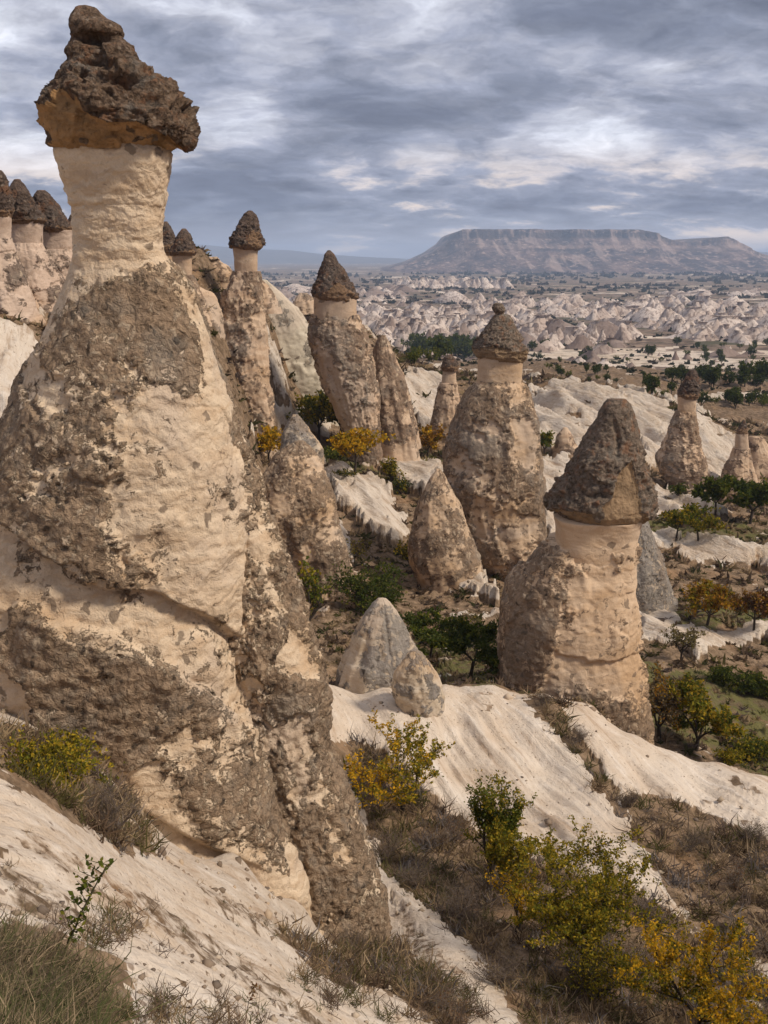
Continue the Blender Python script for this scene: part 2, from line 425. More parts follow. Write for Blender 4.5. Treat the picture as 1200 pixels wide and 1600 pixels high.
# ------------------------------------------------------------------ materials
def new_mat(name):
    m = bpy.data.materials.new(name); m.use_nodes = True
    return m, NT(m.node_tree)
def finish(T, col, rough=0.95, bump=None, spec=0.15):
    b = T.new('ShaderNodeBsdfPrincipled'); T.set(b.inputs['Base Color'], col)
    T.set(b.inputs['Roughness'], rough); b.inputs['Specular IOR Level'].default_value = spec
    if bump is not None: T.l.new(bump, b.inputs['Normal'])
    T.new('ShaderNodeOutputMaterial', Surface=b.outputs[0]); return b
def bump(T, h, strength, dist, prev=None):
    b = T.n.new('ShaderNodeBump'); b.inputs['Strength'].default_value = strength; b.inputs['Distance'].default_value = dist
    T.set(b.inputs['Height'], h)
    if prev is not None: T.l.new(prev, b.inputs['Normal'])
    return b.outputs[0]

def rock_mat(name, s, beige=(0.63, 0.50, 0.365), beige2=(0.50, 0.365, 0.245), crust1=(0.33, 0.235, 0.158), crust2=(0.105, 0.072, 0.049), fleck=(0.46, 0.36, 0.26), strata=1.0, bs=1.0):
    """s = size of the smallest knobs in metres"""
    m, T = new_mat(name)
    P = T.new('ShaderNodeNewGeometry').outputs['Position']
    at = T.new('ShaderNodeAttribute', {'attribute_name': 'crust'}).outputs['Fac']
    wv = T.new('ShaderNodeTexNoise', Vector=P, Scale=0.5 / s, Detail=2.0).outputs[1]
    Pw = T.vmath('ADD', P, T.vmath('SCALE', T.vmath('SUBTRACT', wv, (0.5, 0.5, 0.5)), 3.2 * s))
    n1 = T.noise(Pw, 0.16 / s, 6, 0.62)
    n2 = T.noise(Pw, 0.9 / s, 5, 0.65)
    n3 = T.noise(P, 4.0 / s, 3, 0.6)
    v = T.voro(T.vmath('MULTIPLY', Pw, (1, 1, 0.75)), 0.8 / s)
    vd = v.outputs['Distance']; vc = T.new('ShaderNodeSeparateColor', Color=v.outputs['Color']).outputs[0]
    nm = T.noise(Pw, 0.42 / s, 5, 0.66)
    cm = T.math('ADD', at, T.math('MULTIPLY', T.math('SUBTRACT', n2, 0.5), 1.25))
    cm = T.math('ADD', cm, T.math('MULTIPLY', T.math('SUBTRACT', nm, 0.5), 1.5))
    cm = T.math('ADD', cm, T.math('MULTIPLY', T.math('SUBTRACT', n1, 0.5), 0.5))
    cm = T.math('ADD', cm, T.math('MULTIPLY', T.math('SUBTRACT', n3, 0.5), 0.5))
    cm = T.ramp(cm, 0.41, 0.61)
    # crust colour
    cc = T.mix(T.ramp(n2, 0.33, 0.66), crust2, crust1)
    cc = T.mix(T.math('MULTIPLY', T.ramp(n1, 0.35, 0.65), 0.45), cc, tuple(c * 1.45 for c in crust1))
    grey = T.noise(P, 0.35 / s, 3, 0.5)
    cc = T.mix(T.ramp(grey, 0.5, 0.7, 0, 0.45), cc, (0.26, 0.215, 0.17))
    fl = T.math('MULTIPLY', T.ramp(vc, 0.66, 0.80), T.ramp(vd, 0.55, 0.25))
    cc = T.mix(T.math('MULTIPLY', fl, 0.75), cc, fleck)
    pit = T.math('MULTIPLY', T.ramp(vc, 0.26, 0.12), T.ramp(vd, 0.5, 0.25))
    cc = T.mix(T.math('MULTIPLY', pit, 0.8), cc, (0.045, 0.036, 0.03))
    # smooth tuff colour, faint beds
    stz = T.noise(T.vmath('MULTIPLY', Pw, (0.25, 0.25, 2.2)), 0.35 / s, 4, 0.55)
    bc = T.mix(T.ramp(stz, 0.35, 0.68), beige, beige2)
    bc = T.mix(T.ramp(n1, 0.5, 0.75, 0, 0.5), bc, tuple(min(1, c * 1.22) for c in beige))
    tint = T.noise(P, 0.05 / s, 4, 0.55, 0.4)
    bc = T.mix(T.ramp(tint, 0.52, 0.66, 0, 0.55), bc, (0.45, 0.36, 0.29))
    bc = T.mix(T.ramp(tint, 0.46, 0.34, 0, 0.55), bc, (0.44, 0.28, 0.155))
    cc = T.mix(T.ramp(tint, 0.54, 0.68, 0, 0.5), cc, (0.29, 0.255, 0.215))
    cc = T.mix(T.ramp(tint, 0.46, 0.34, 0, 0.35), cc, (0.25, 0.165, 0.10))
    dirt = T.noise(P, 0.6 / s, 5, 0.7)
    vb = T.voro(Pw, 0.30 / s); vbc = T.new('ShaderNodeSeparateColor', Color=vb.outputs['Color']).outputs[1]
    clast = T.math('MULTIPLY', T.ramp(vbc, 0.72, 0.76), T.ramp(T.math('ADD', vb.outputs['Distance'], T.math('MULTIPLY', n2, 0.3)), 0.42, 0.34))
    bc = T.mix(T.math('MULTIPLY', clast, 0.8), bc, (0.15, 0.11, 0.08))
    crk = T.new('ShaderNodeTexVoronoi', {'feature': 'DISTANCE_TO_EDGE'}, Vector=T.vmath('MULTIPLY', Pw, (0.6, 0.6, 1.3)), Scale=0.10 / s).outputs[0]
    bc = T.mix(T.math('MULTIPLY', T.math('MULTIPLY', T.ramp(crk, 0.010, 0.0), 0.7), T.ramp(nm, 0.48, 0.58)), bc, (0.13, 0.09, 0.065))
    bc = T.mix(T.ramp(dirt, 0.60, 0.74, 0, 0.55), bc, tuple(c * 0.5 for c in beige2))
    bc = T.mix(T.ramp(n3, 0.35, 0.8, 0, 0.25), bc, (0.30, 0.22, 0.15))
    col = T.mix(cm, bc, cc)
    hb = T.math('ADD', T.math('MULTIPLY', n2, 1.0), T.math('MULTIPLY', T.math('SUBTRACT', 0.6, vd), 0.7))
    hs = T.math('ADD', T.math('MULTIPLY', stz, 0.30 * strata), T.math('ADD', T.math('MULTIPLY', dirt, 0.30), T.math('MULTIPLY', nm, 0.5)))
    h = T.new('ShaderNodeMix', {'data_type': 'FLOAT'}); T.set(h.inputs[0], cm); T.set(h.inputs[2], hs); T.set(h.inputs[3], hb)
    hh = T.math('ADD', h.outputs[0], T.math('MULTIPLY', n3, T.math('ADD', T.math('MULTIPLY', cm, 0.22), 0.12)))
    hh = T.math('ADD', hh, T.math('MULTIPLY', cm, 0.25))
    finish(T, col, 0.95, bump(T, hh, bs, s * 0.95 * bs), 0.1)
    return m

M_MAIN = rock_mat('tuff_near', 0.115)
M_MIDR = rock_mat('tuff_mid', 0.20, crust1=(0.25, 0.175, 0.118), crust2=(0.105, 0.074, 0.053), beige=(0.58, 0.43, 0.30), beige2=(0.50, 0.345, 0.22), bs=0.7)
M_FARR = rock_mat('tuff_far', 0.36, bs=0.55, crust1=(0.235, 0.162, 0.113), crust2=(0.10, 0.071, 0.052), beige=(0.54, 0.40, 0.285), beige2=(0.46, 0.315, 0.21))
M_PALE = rock_mat('tuff_pale', 0.42, beige=(0.60, 0.53, 0.42), beige2=(0.50, 0.43, 0.33), crust1=(0.24, 0.21, 0.17), bs=0.5)
M_GREYR = rock_mat('tuff_grey', 0.17, bs=0.7, beige=(0.50, 0.42, 0.33), beige2=(0.40, 0.31, 0.22), crust1=(0.24, 0.21, 0.185), crust2=(0.12, 0.105, 0.09))
M_LEFTR = rock_mat('tuff_rosy', 0.32, beige=(0.56, 0.43, 0.34), beige2=(0.44, 0.32, 0.245), crust1=(0.22, 0.162, 0.125), crust2=(0.10, 0.074, 0.06), bs=0.7)

def cap_mat(name, s, dark=(0.055, 0.043, 0.037), light=(0.15, 0.118, 0.098), warm=(0.34, 0.185, 0.085), greyc=(0.20, 0.185, 0.165)):
    m, T = new_mat(name)
    P = T.new('ShaderNodeNewGeometry').outputs['Position']
    at = T.new('ShaderNodeAttribute', {'attribute_name': 'crust'}).outputs['Fac']
    n1 = T.noise(P, 0.25 / s, 6, 0.65); n2 = T.noise(P, 1.1 / s, 6, 0.7, 0.4); n3 = T.noise(P, 4 / s, 4, 0.6)
    v = T.voro(P, 1.3 / s); vc = T.new('ShaderNodeSeparateColor', Color=v.outputs['Color']).outputs[0]; vd = v.outputs['Distance']
    cc = T.mix(T.ramp(n2, 0.32, 0.68), dark, light)
    cc = T.mix(T.ramp(n1, 0.5, 0.72, 0, 0.6), cc, greyc)
    fl = T.math('MULTIPLY', T.ramp(vc, 0.74, 0.86), T.ramp(vd, 0.5, 0.2))
    cc = T.mix(T.math('MULTIPLY', fl, 0.6), cc, (0.33, 0.26, 0.2))
    rust = T.noise(T.vmath('ADD', P, (9, 3, 1)), 0.5 / s, 4, 0.6)
    cc = T.mix(T.ramp(rust, 0.52, 0.68, 0, 0.6), cc, (0.26, 0.125, 0.065))
    wc = T.mix(T.ramp(n1, 0.35, 0.65), warm, tuple(c * 0.62 for c in warm))
    wc = T.mix(T.ramp(n2, 0.55, 0.7, 0, 0.6), wc, dark)
    cm = T.ramp(T.math('ADD', at, T.math('MULTIPLY', T.math('SUBTRACT', n2, 0.5), 0.5)), 0.42, 0.58)
    col = T.mix(cm, wc, cc)
    hh = T.math('ADD', T.math('MULTIPLY', n2, 1.0), T.math('ADD', T.math('MULTIPLY', n3, 0.4), T.math('MULTIPLY', vd, -0.3)))
    finish(T, col, 0.9, bump(T, hh, 1.0, s * 0.8), 0.2)
    return m
C_MAIN = cap_mat('basalt_cap_near', 0.11, dark=(0.052, 0.034, 0.024), light=(0.215, 0.145, 0.098), warm=(0.46, 0.27, 0.125))
C_MID = cap_mat('basalt_cap_mid', 0.2, dark=(0.07, 0.053, 0.041), light=(0.26, 0.195, 0.145), warm=(0.40, 0.27, 0.16), greyc=(0.25,0.225,0.19))
C_FAR = cap_mat('basalt_cap_far', 0.38, dark=(0.065, 0.046, 0.037), light=(0.165, 0.115, 0.088), warm=(0.32, 0.2, 0.12), greyc=(0.15, 0.13, 0.115))

def ground_mat():
    m, T = new_mat('valley_ground')
    P = T.new('ShaderNodeNewGeometry').outputs['Position']
    wh = T.new('ShaderNodeAttribute', {'attribute_name': 'white'}).outputs['Fac']
    gr = T.new('ShaderNodeAttribute', {'attribute_name': 'green'}).outputs['Fac']
    d = T.new('ShaderNodeVectorMath', {'operation': 'LENGTH'}); T.set(d.inputs[0], P); dist = d.outputs[1]
    fa = T.ramp(dist, 14, 45, 0, 1); fb = T.ramp(dist, 150, 420, 0, 1)
    def tri(s1, s2, s3, det=6, rough=0.62):
        a = T.noise(P, s1, det, rough); b = T.noise(P, s2, det, rough); c = T.noise(P, s3, det, rough)
        x = T.new('ShaderNodeMix', {'data_type': 'FLOAT'}); T.set(x.inputs[0], fa); T.set(x.inputs[2], a); T.set(x.inputs[3], b)
        y = T.new('ShaderNodeMix', {'data_type': 'FLOAT'}); T.set(y.inputs[0], fb); T.set(y.inputs[2], x.outputs[0]); T.set(y.inputs[3], c)
        return y.outputs[0]
    big = tri(0.5, 0.22, 0.02); sm = tri(5.0, 1.4, 0.12); fi = tri(26.0, 6.0, 0.5)
    # pale tuff
    wc = T.mix(T.ramp(big, 0.38, 0.64), (0.60, 0.51, 0.42), (0.52, 0.41, 0.31))
    wc = T.mix(T.ramp(sm, 0.45, 0.72, 0, 0.55), wc, (0.68, 0.60, 0.52))
    wc = T.mix(T.ramp(sm, 0.42, 0.30, 0, 0.5), wc, (0.34, 0.25, 0.18))
    wc = T.mix(T.ramp(fi, 0.41, 0.30, 0, 0.9), wc, (0.20, 0.14, 0.095))
    rot = T.new('ShaderNodeVectorRotate', {'rotation_type': 'Z_AXIS'}, Vector=P, Angle=R(-48)).outputs[0]
    st1 = T.noise(T.vmath('MULTIPLY', rot, (0.35, 2.6, 1.0)), 1.3, 6, 0.65, 0.2)
    rot2 = T.new('ShaderNodeVectorRotate', {'rotation_type': 'Z_AXIS'}, Vector=P, Angle=R(-20)).outputs[0]
    st2 = T.noise(T.vmath('MULTIPLY', rot2, (2.4, 0.22, 1.0)), 0.9, 6, 0.65, 0.2)
    sx = T.new('ShaderNodeMix', {'data_type': 'FLOAT'}); T.set(sx.inputs[0], T.ramp(dist, 15, 22, 0, 1)); T.set(sx.inputs[2], st1); T.set(sx.inputs[3], st2)
    stn = sx.outputs[0]
    wc = T.mix(T.ramp(stn, 0.53, 0.68, 0, 0.75), wc, (0.36, 0.255, 0.175))
    wc = T.mix(T.ramp(stn, 0.46, 0.34, 0, 0.6), wc, (0.70, 0.62, 0.54))
    v = T.voro(P, 9.0); vc = T.new('ShaderNodeSeparateColor', Color=v.outputs['Color']).outputs[0]
    peb = T.math('MULTIPLY', T.math('MULTIPLY', T.ramp(vc, 0.80, 0.84), T.ramp(v.outputs['Distance'], 0.30, 0.18)), T.ramp(dist, 30, 60, 1, 0))
    wc = T.mix(T.math('MULTIPLY', peb, 0.8), wc, (0.23, 0.165, 0.12))
    # scrub earth
    bc = T.mix(T.ramp(sm, 0.36, 0.66), (0.14, 0.095, 0.060), (0.30, 0.208, 0.135))
    bc = T.mix(T.ramp(big, 0.48, 0.68, 0, 0.6), bc, (0.30, 0.175, 0.092))
    bc = T.mix(T.ramp(fi, 0.56, 0.72, 0, 0.6), bc, (0.36, 0.27, 0.19))
    bc = T.mix(T.ramp(fi, 0.44, 0.3, 0, 0.8), bc, (0.05, 0.04, 0.028))
    gc = T.mix(T.ramp(sm, 0.35, 0.62), (0.062, 0.072, 0.025), (0.13, 0.12, 0.045))
    bc = T.mix(T.math('MULTIPLY', gr, T.ramp(T.math('ADD', sm, 0.0), 0.40, 0.55, 0.25, 0.95)), bc, gc)
    # the plain beyond
    pc = T.mix(T.ramp(sm, 0.38, 0.62), (0.10, 0.072, 0.055), (0.29, 0.21, 0.155))
    pc = T.mix(T.ramp(big, 0.5, 0.62, 0, 0.85), pc, (0.068, 0.068, 0.040))
    pc = T.mix(T.ramp(fi, 0.60, 0.70, 0, 0.7), pc, (0.045, 0.052, 0.034))
    bc = T.mix(fb, bc, pc)
    wm = T.ramp(T.math('ADD', wh, T.math('MULTIPLY', T.math('SUBTRACT', sm, 0.5), 1.1)), 0.38, 0.62)
    col = T.mix(wm, bc, wc)
    h = T.math('ADD', T.math('ADD', T.math('MULTIPLY', sm, 0.6), T.math('MULTIPLY', fi, 0.45)), T.math('MULTIPLY', stn, -0.8))
    bs = T.new('ShaderNodeBump', Height=h)
    bs.inputs['Strength'].default_value = 0.65
    T.set(bs.inputs['Distance'], T.math('MULTIPLY', T.math('ADD', T.ramp(dist, 3, 200, 0.07, 1.6, False), 0.0), 1.0))
    finish(T, col, 0.97, bs.outputs[0], 0.08)
    return m
M_GROUND = ground_mat()

def far_mat(name, c1, c2, c3, s, sz=1.0, band=False):
    m, T = new_mat(name)
    P = T.vmath('MULTIPLY', T.new('ShaderNodeNewGeometry').outputs['Position'], (1, 1, sz))
    n1 = T.noise(P, s, 6, 0.62); n2 = T.noise(P, s * 5, 6, 0.65)
    col = T.mix(T.ramp(n1, 0.4, 0.6), c1, c2)
    col = T.mix(T.ramp(n2, 0.52, 0.68, 0, 0.85), col, c3)
    if band:
        pz = T.new('ShaderNodeSeparateXYZ', Vector=T.new('ShaderNodeNewGeometry').outputs['Position']).outputs[2]
        pz = T.math('ADD', pz, T.math('MULTIPLY', T.math('SUBTRACT', n2, 0.5), 22.0))
        bd = T.math('MULTIPLY', T.ramp(pz, 78, 84), T.ramp(pz, 112, 106))
        col = T.mix(T.math('MULTIPLY', bd, 0.8), col, (0.045, 0.034, 0.032))
        bd2 = T.math('MULTIPLY', T.ramp(pz, 30, 38), T.ramp(pz, 52, 44))
        col = T.mix(T.math('MULTIPLY', bd2, 0.4), col, (0.30, 0.21, 0.17))
        run = T.noise(T.vmath('MULTIPLY', P, (1, 0.15, 0.12)), s * 2.4, 5, 0.6)
        col = T.mix(T.ramp(run, 0.52, 0.62, 0, 0.5), col, (0.42, 0.31, 0.26))
        col = T.mix(T.ramp(run, 0.47, 0.38, 0, 0.6), col, (0.055, 0.042, 0.04))
    finish(T, col, 1.0, bump(T, n2, 0.7, 0.25 / s * 0.4), 0.05)
    return m

# ------------------------------------------------------------------ ground sheet (polar, finer towards the camera's valley)
def build_ground():
    inner = np.linspace(-R(27), R(27), 520)
    step = inner[1] - inner[0]
    outer = [inner[-1]]; s = step
    while outer[-1] < math.pi - 0.02:
        s = min(s * 1.22, 0.16); outer.append(outer[-1] + s)
    outer = np.array(outer[1:]); outer = outer[outer < math.pi - 0.05]
    th = np.concatenate([-outer[::-1], inner, outer])
    rr = np.concatenate([np.geomspace(0.6, 3, 14)[:-1], np.geomspace(3, 40, 400)[:-1], np.geomspace(40, 200, 260)[:-1], np.geomspace(200, 2500, 210)[:-1], np.geomspace(2500, 14000, 30)])
    TH, RR = np.meshgrid(th, rr)
    X = RR * np.sin(TH); Y = RR * np.cos(TH)
    Z, wh, gr = ground_z(X, Y, True)
    nr, nt = X.shape
    V = np.stack([X.ravel(), Y.ravel(), Z.ravel()], 1)
    V = np.vstack([V, [[0, 0, Z[0].mean()]]])
    i = np.arange(nr - 1)[:, None] * nt + np.arange(nt)[None]
    jn = np.roll(np.arange(nt), -1)[None] + np.arange(nr - 1)[:, None] * nt
    F = np.stack([i, jn, jn + nt, i + nt], -1).reshape(-1, 4)
    c = len(V) - 1
    F = np.vstack([F, [[c, (k + 1) % nt, k, k] for k in range(0)]]) if False else F
    at = {'white': np.append(wh.ravel(), 1), 'green': np.append(gr.ravel(), 0)}
    me = mesh_np('ground', V, F[:, ::-1], at)
    o = obj_np('ground', me, M_GROUND); tag(o, 'pale tuff slopes and brown scrub ground of the valley', kind='structure')
build_ground()

# ------------------------------------------------------------------ far plain: mesa and blue ridges
def build_mesa():
    Yc = 5200.0
    prof = [(380,436),(470,434),(560,428),(600,421),(640,410),(675,394),(700,377),(710,365),(716,361),(860,360),(985,361),(1005,366),(1025,375),(1042,380),(1060,380),(1080,375),(1112,371),(1130,379),(1150,391),(1180,402),(1220,412),(1300,424),(1420,434),(1600,437)]
    xs = np.array([W(a, b, Yc)[0] for a, b in prof]); zs = np.array([W(a, b, Yc)[2] for a, b in prof])
    x = np.linspace(xs[0], xs[-1], 620); y = np.concatenate([np.linspace(4150, 5350, 190), np.linspace(5400, 7200, 24)])
    X, Y = np.meshgrid(x, y)
    H = np.interp(X, xs, zs) + 75
    g = ridged(X * 0.0042, Y * 0.0016, 0, 1, 5, 0.55)
    s = (Y - 4200) / 950 + g * 0.19 + fbm(X, Y, 0, 0.0012, 2) * 0.14 - 0.05
    s = np.clip(s, 0, 1)
    f = np.where(s < 0.84, 0.80 * (s / 0.84) ** 1.55, 0.80 + 0.20 * sst(s, 0.84, 0.88))
    back = 1 - sst(Y, 6400, 7200)
    Z = -75 + H * f * back + (1 - s) * g * H * 0.07
    Z = Z - 6 * (s <= 0.02)
    i = (np.arange(len(y) - 1)[:, None] * len(x) + np.arange(len(x) - 1)[None]).ravel()
    F = np.stack([i, i + 1, i + 1 + len(x), i + len(x)], 1)
    m = far_mat('mesa_slopes', (0.045, 0.035, 0.035), (0.15, 0.10, 0.085), (0.48, 0.35, 0.29), 0.0065, 2.0, True)
    o = obj_np('mesa_hill', mesh_np('mesa_hill', np.stack([X, Y, Z], -1).reshape(-1, 3), F), m)
    tag(o, 'wide flat topped mesa with eroded slopes on the horizon', kind='structure')
def build_far_hills():
    Yc = 11500.0
    prof = [(-400,372),(0,376),(200,378),(310,382),(340,385),(400,389),(450,391),(500,397),(560,401),(650,405),(800,404),(1000,400),(1120,396),(1160,392),(1200,395),(1300,402),(1600,408)]
    xs = np.array([W(a, b, Yc)[0] for a, b in prof]); zs = np.array([W(a, b, Yc)[2] for a, b in prof])
    x = np.linspace(xs[0], xs[-1], 500); y = np.linspace(9500, 13500, 50)
    X, Y = np.meshgrid(x, y); H = np.interp(X, xs, zs) + 75
    s = np.clip((Y - 9500) / 2000, 0, 1); f = sst(s + fbm(X, Y, 0, 0.0008, 4) * 0.2, 0, 1) * (1 - sst(Y, 12000, 13500))
    Z = -77 + (H + 2) * f
    i = (np.arange(len(y) - 1)[:, None] * len(x) + np.arange(len(x) - 1)[None]).ravel()
    F = np.stack([i, i + 1, i + 1 + len(x), i + len(x)], 1)
    m = far_mat('far_ridge', (0.10, 0.09, 0.08), (0.13, 0.11, 0.095), (0.17, 0.14, 0.12), 0.002)
    o = obj_np('hills', mesh_np('hills', np.stack([X, Y, Z], -1).reshape(-1, 3), F), m)
    tag(o, 'long low blue ridge far beyond the plain', kind='structure')
build_mesa(); build_far_hills()

# badlands: thousands of pale eroded cones and fins
def build_badlands():
    rg = np.random.default_rng(11)
    NS, NR = 9, 5
    Vs, Fs, cr, off = [], [], [], 0
    pts = []
    def band(n, pya, pyb, pxa, pxb, hp, wf, pale, tilt=0.0):
        for _ in range(n):
            px = rg.uniform(pxa, pxb); t = rg.random(); py = pya + (pyb - pya) * t + (px - 900) * tilt
            pts.append((px, py, 1.2 * hp * rg.choice([0.4, 0.6, 0.9, 1.4]) * rg.uniform(0.8, 1.2), wf, pale))
    #            rows far->near
    band(150, 447, 450, 612, 792, 8, 0.8, 1.0)
    band(60, 452, 462, 440, 640, 5, 1.6, .7)
    band(130, 472, 484, 690, 1150, 9, 1.0, .9, 0.012)
    band(170, 486, 500, 640, 1250, 10, 1.0, .95, 0.01)
    band(130, 490, 516, 545, 760, 9, 1.0, .7)
    band(150, 504, 520, 570, 860, 12, 0.9, .8)
    band(190, 518, 536, 580, 990, 14, 0.8, .75)
    band(60, 534, 550, 580, 960, 13, 0.8, .6)
    band(150, 502, 520, 1010, 1260, 12, 1.0, 1.0)
    band(60, 524, 534, 1080, 1260, 10, 1.1, .9)
    band(70, 457, 462, 1040, 1260, 4, 2.2, .8)
    band(80, 462, 480, 300, 640, 7, 1.4, .7)
    band(50, 548, 600, 850, 1210, 8, 1.1, .4)
    band(40, 560, 600, 600, 740, 8, 1.1, .4)
    P = np.array(pts)
    th0 = np.linspace(0, 2 * math.pi, NS, endpoint=False)
    # find ground distance by solving along the plain
    k = kk(P[:, 1])
    Y = 60 / k
    for _ in range(8):
        x = (P[:, 0] - 600) / FPX * Y * (cp + k * sp)
        g = ground_z(x, Y); Y = np.clip(0.5 * Y + 0.5 * (-g / k), 180, 3200)
    x = (P[:, 0] - 600) / FPX * Y * (cp + k * sp)
    g = ground_z(x, Y)
    for n in range(len(P)):
        m_ = Y[n] / FPX; h = P[n, 2] * m_; w = h * P[n, 3] * rg.uniform(0.6, 1.6)
        el = rg.uniform(0.6, 2.6); rot = rg.uniform(-1.4, 1.4)
        a = th0 + rg.uniform(0, 1)
        top = rg.uniform(0.0, 0.3)
        lx, ly = rg.uniform(-0.15, 0.15, 2) * w
        prof = [1.0, 0.68, 0.40, 0.2, top]; hz = [-0.25, 0.22, 0.58, 0.85, 1.0]
        V = []
        fl = 1 + 0.28 * rg.normal(size=NS).clip(-1.2, 1.2)
        for q in range(NR):
            rad = w * prof[q] * (1 + 0.12 * rg.normal(size=NS)) * fl
            xx = np.cos(a) * rad; yy = np.sin(a) * rad * el
            V.append(np.stack([x[n] + xx * math.cos(rot) - yy * math.sin(rot) + lx * hz[q], Y[n] + xx * math.sin(rot) + yy * math.cos(rot) + ly * hz[q],
                               g[n] + h * (hz[q] + (0.05 if q < 4 else 0) * rg.normal(size=NS))], 1))
        V = np.concatenate(V); Vs.append(V)
        i = np.arange(NR - 1)[:, None] * NS; j = np.arange(NS)[None]
        F = np.stack([i + j, i + (j + 1) % NS, i + (j + 1) % NS + NS, i + j + NS], -1).reshape(-1, 4) + off
        Fs.append(F); off += len(V)
        cr.append(np.repeat([0.0, .1, .25, .5, .6], NS) * 0 + rg.uniform(0, 1) * np.ones(NR * NS) * (1.5 - P[n, 4]))
    m, T = new_mat('badland_tuff')
    Pp = T.new('ShaderNodeNewGeometry').outputs['Position']
    n1 = T.noise(Pp, 0.035, 4, 0.6); n2 = T.noise(T.vmath('MULTIPLY', Pp, (1, 1, 0.4)), 0.35, 5, 0.65)
    at = T.new('ShaderNodeAttribute', {'attribute_name': 'crust'}).outputs['Fac']
    col = T.mix(T.ramp(n1, 0.4, 0.6), (0.60, 0.51, 0.45), (0.42, 0.335, 0.285))
    col = T.mix(T.ramp(at, 0.35, 0.75, 0, 0.85), col, (0.17, 0.12, 0.10))
    col = T.mix(T.ramp(n2, 0.48, 0.60, 0, 0.8), col, (0.17, 0.125, 0.105))
    finish(T, col, 1.0, bump(T, n2, 0.8, 1.2), 0.05)
    o = obj_np('badlands', mesh_np('badlands', np.concatenate(Vs), np.concatenate(Fs), {'crust': np.concatenate(cr)}, smooth=False), m)
    tag(o, 'field of pale eroded tuff cones and fins filling the far valley', kind='stuff')
build_badlands()

# ------------------------------------------------------------------ rock lofts
def catmull(t, tk, v):
    """smooth monotone-ish interpolation through the measured rows"""
    return np.interp(t, tk, v)

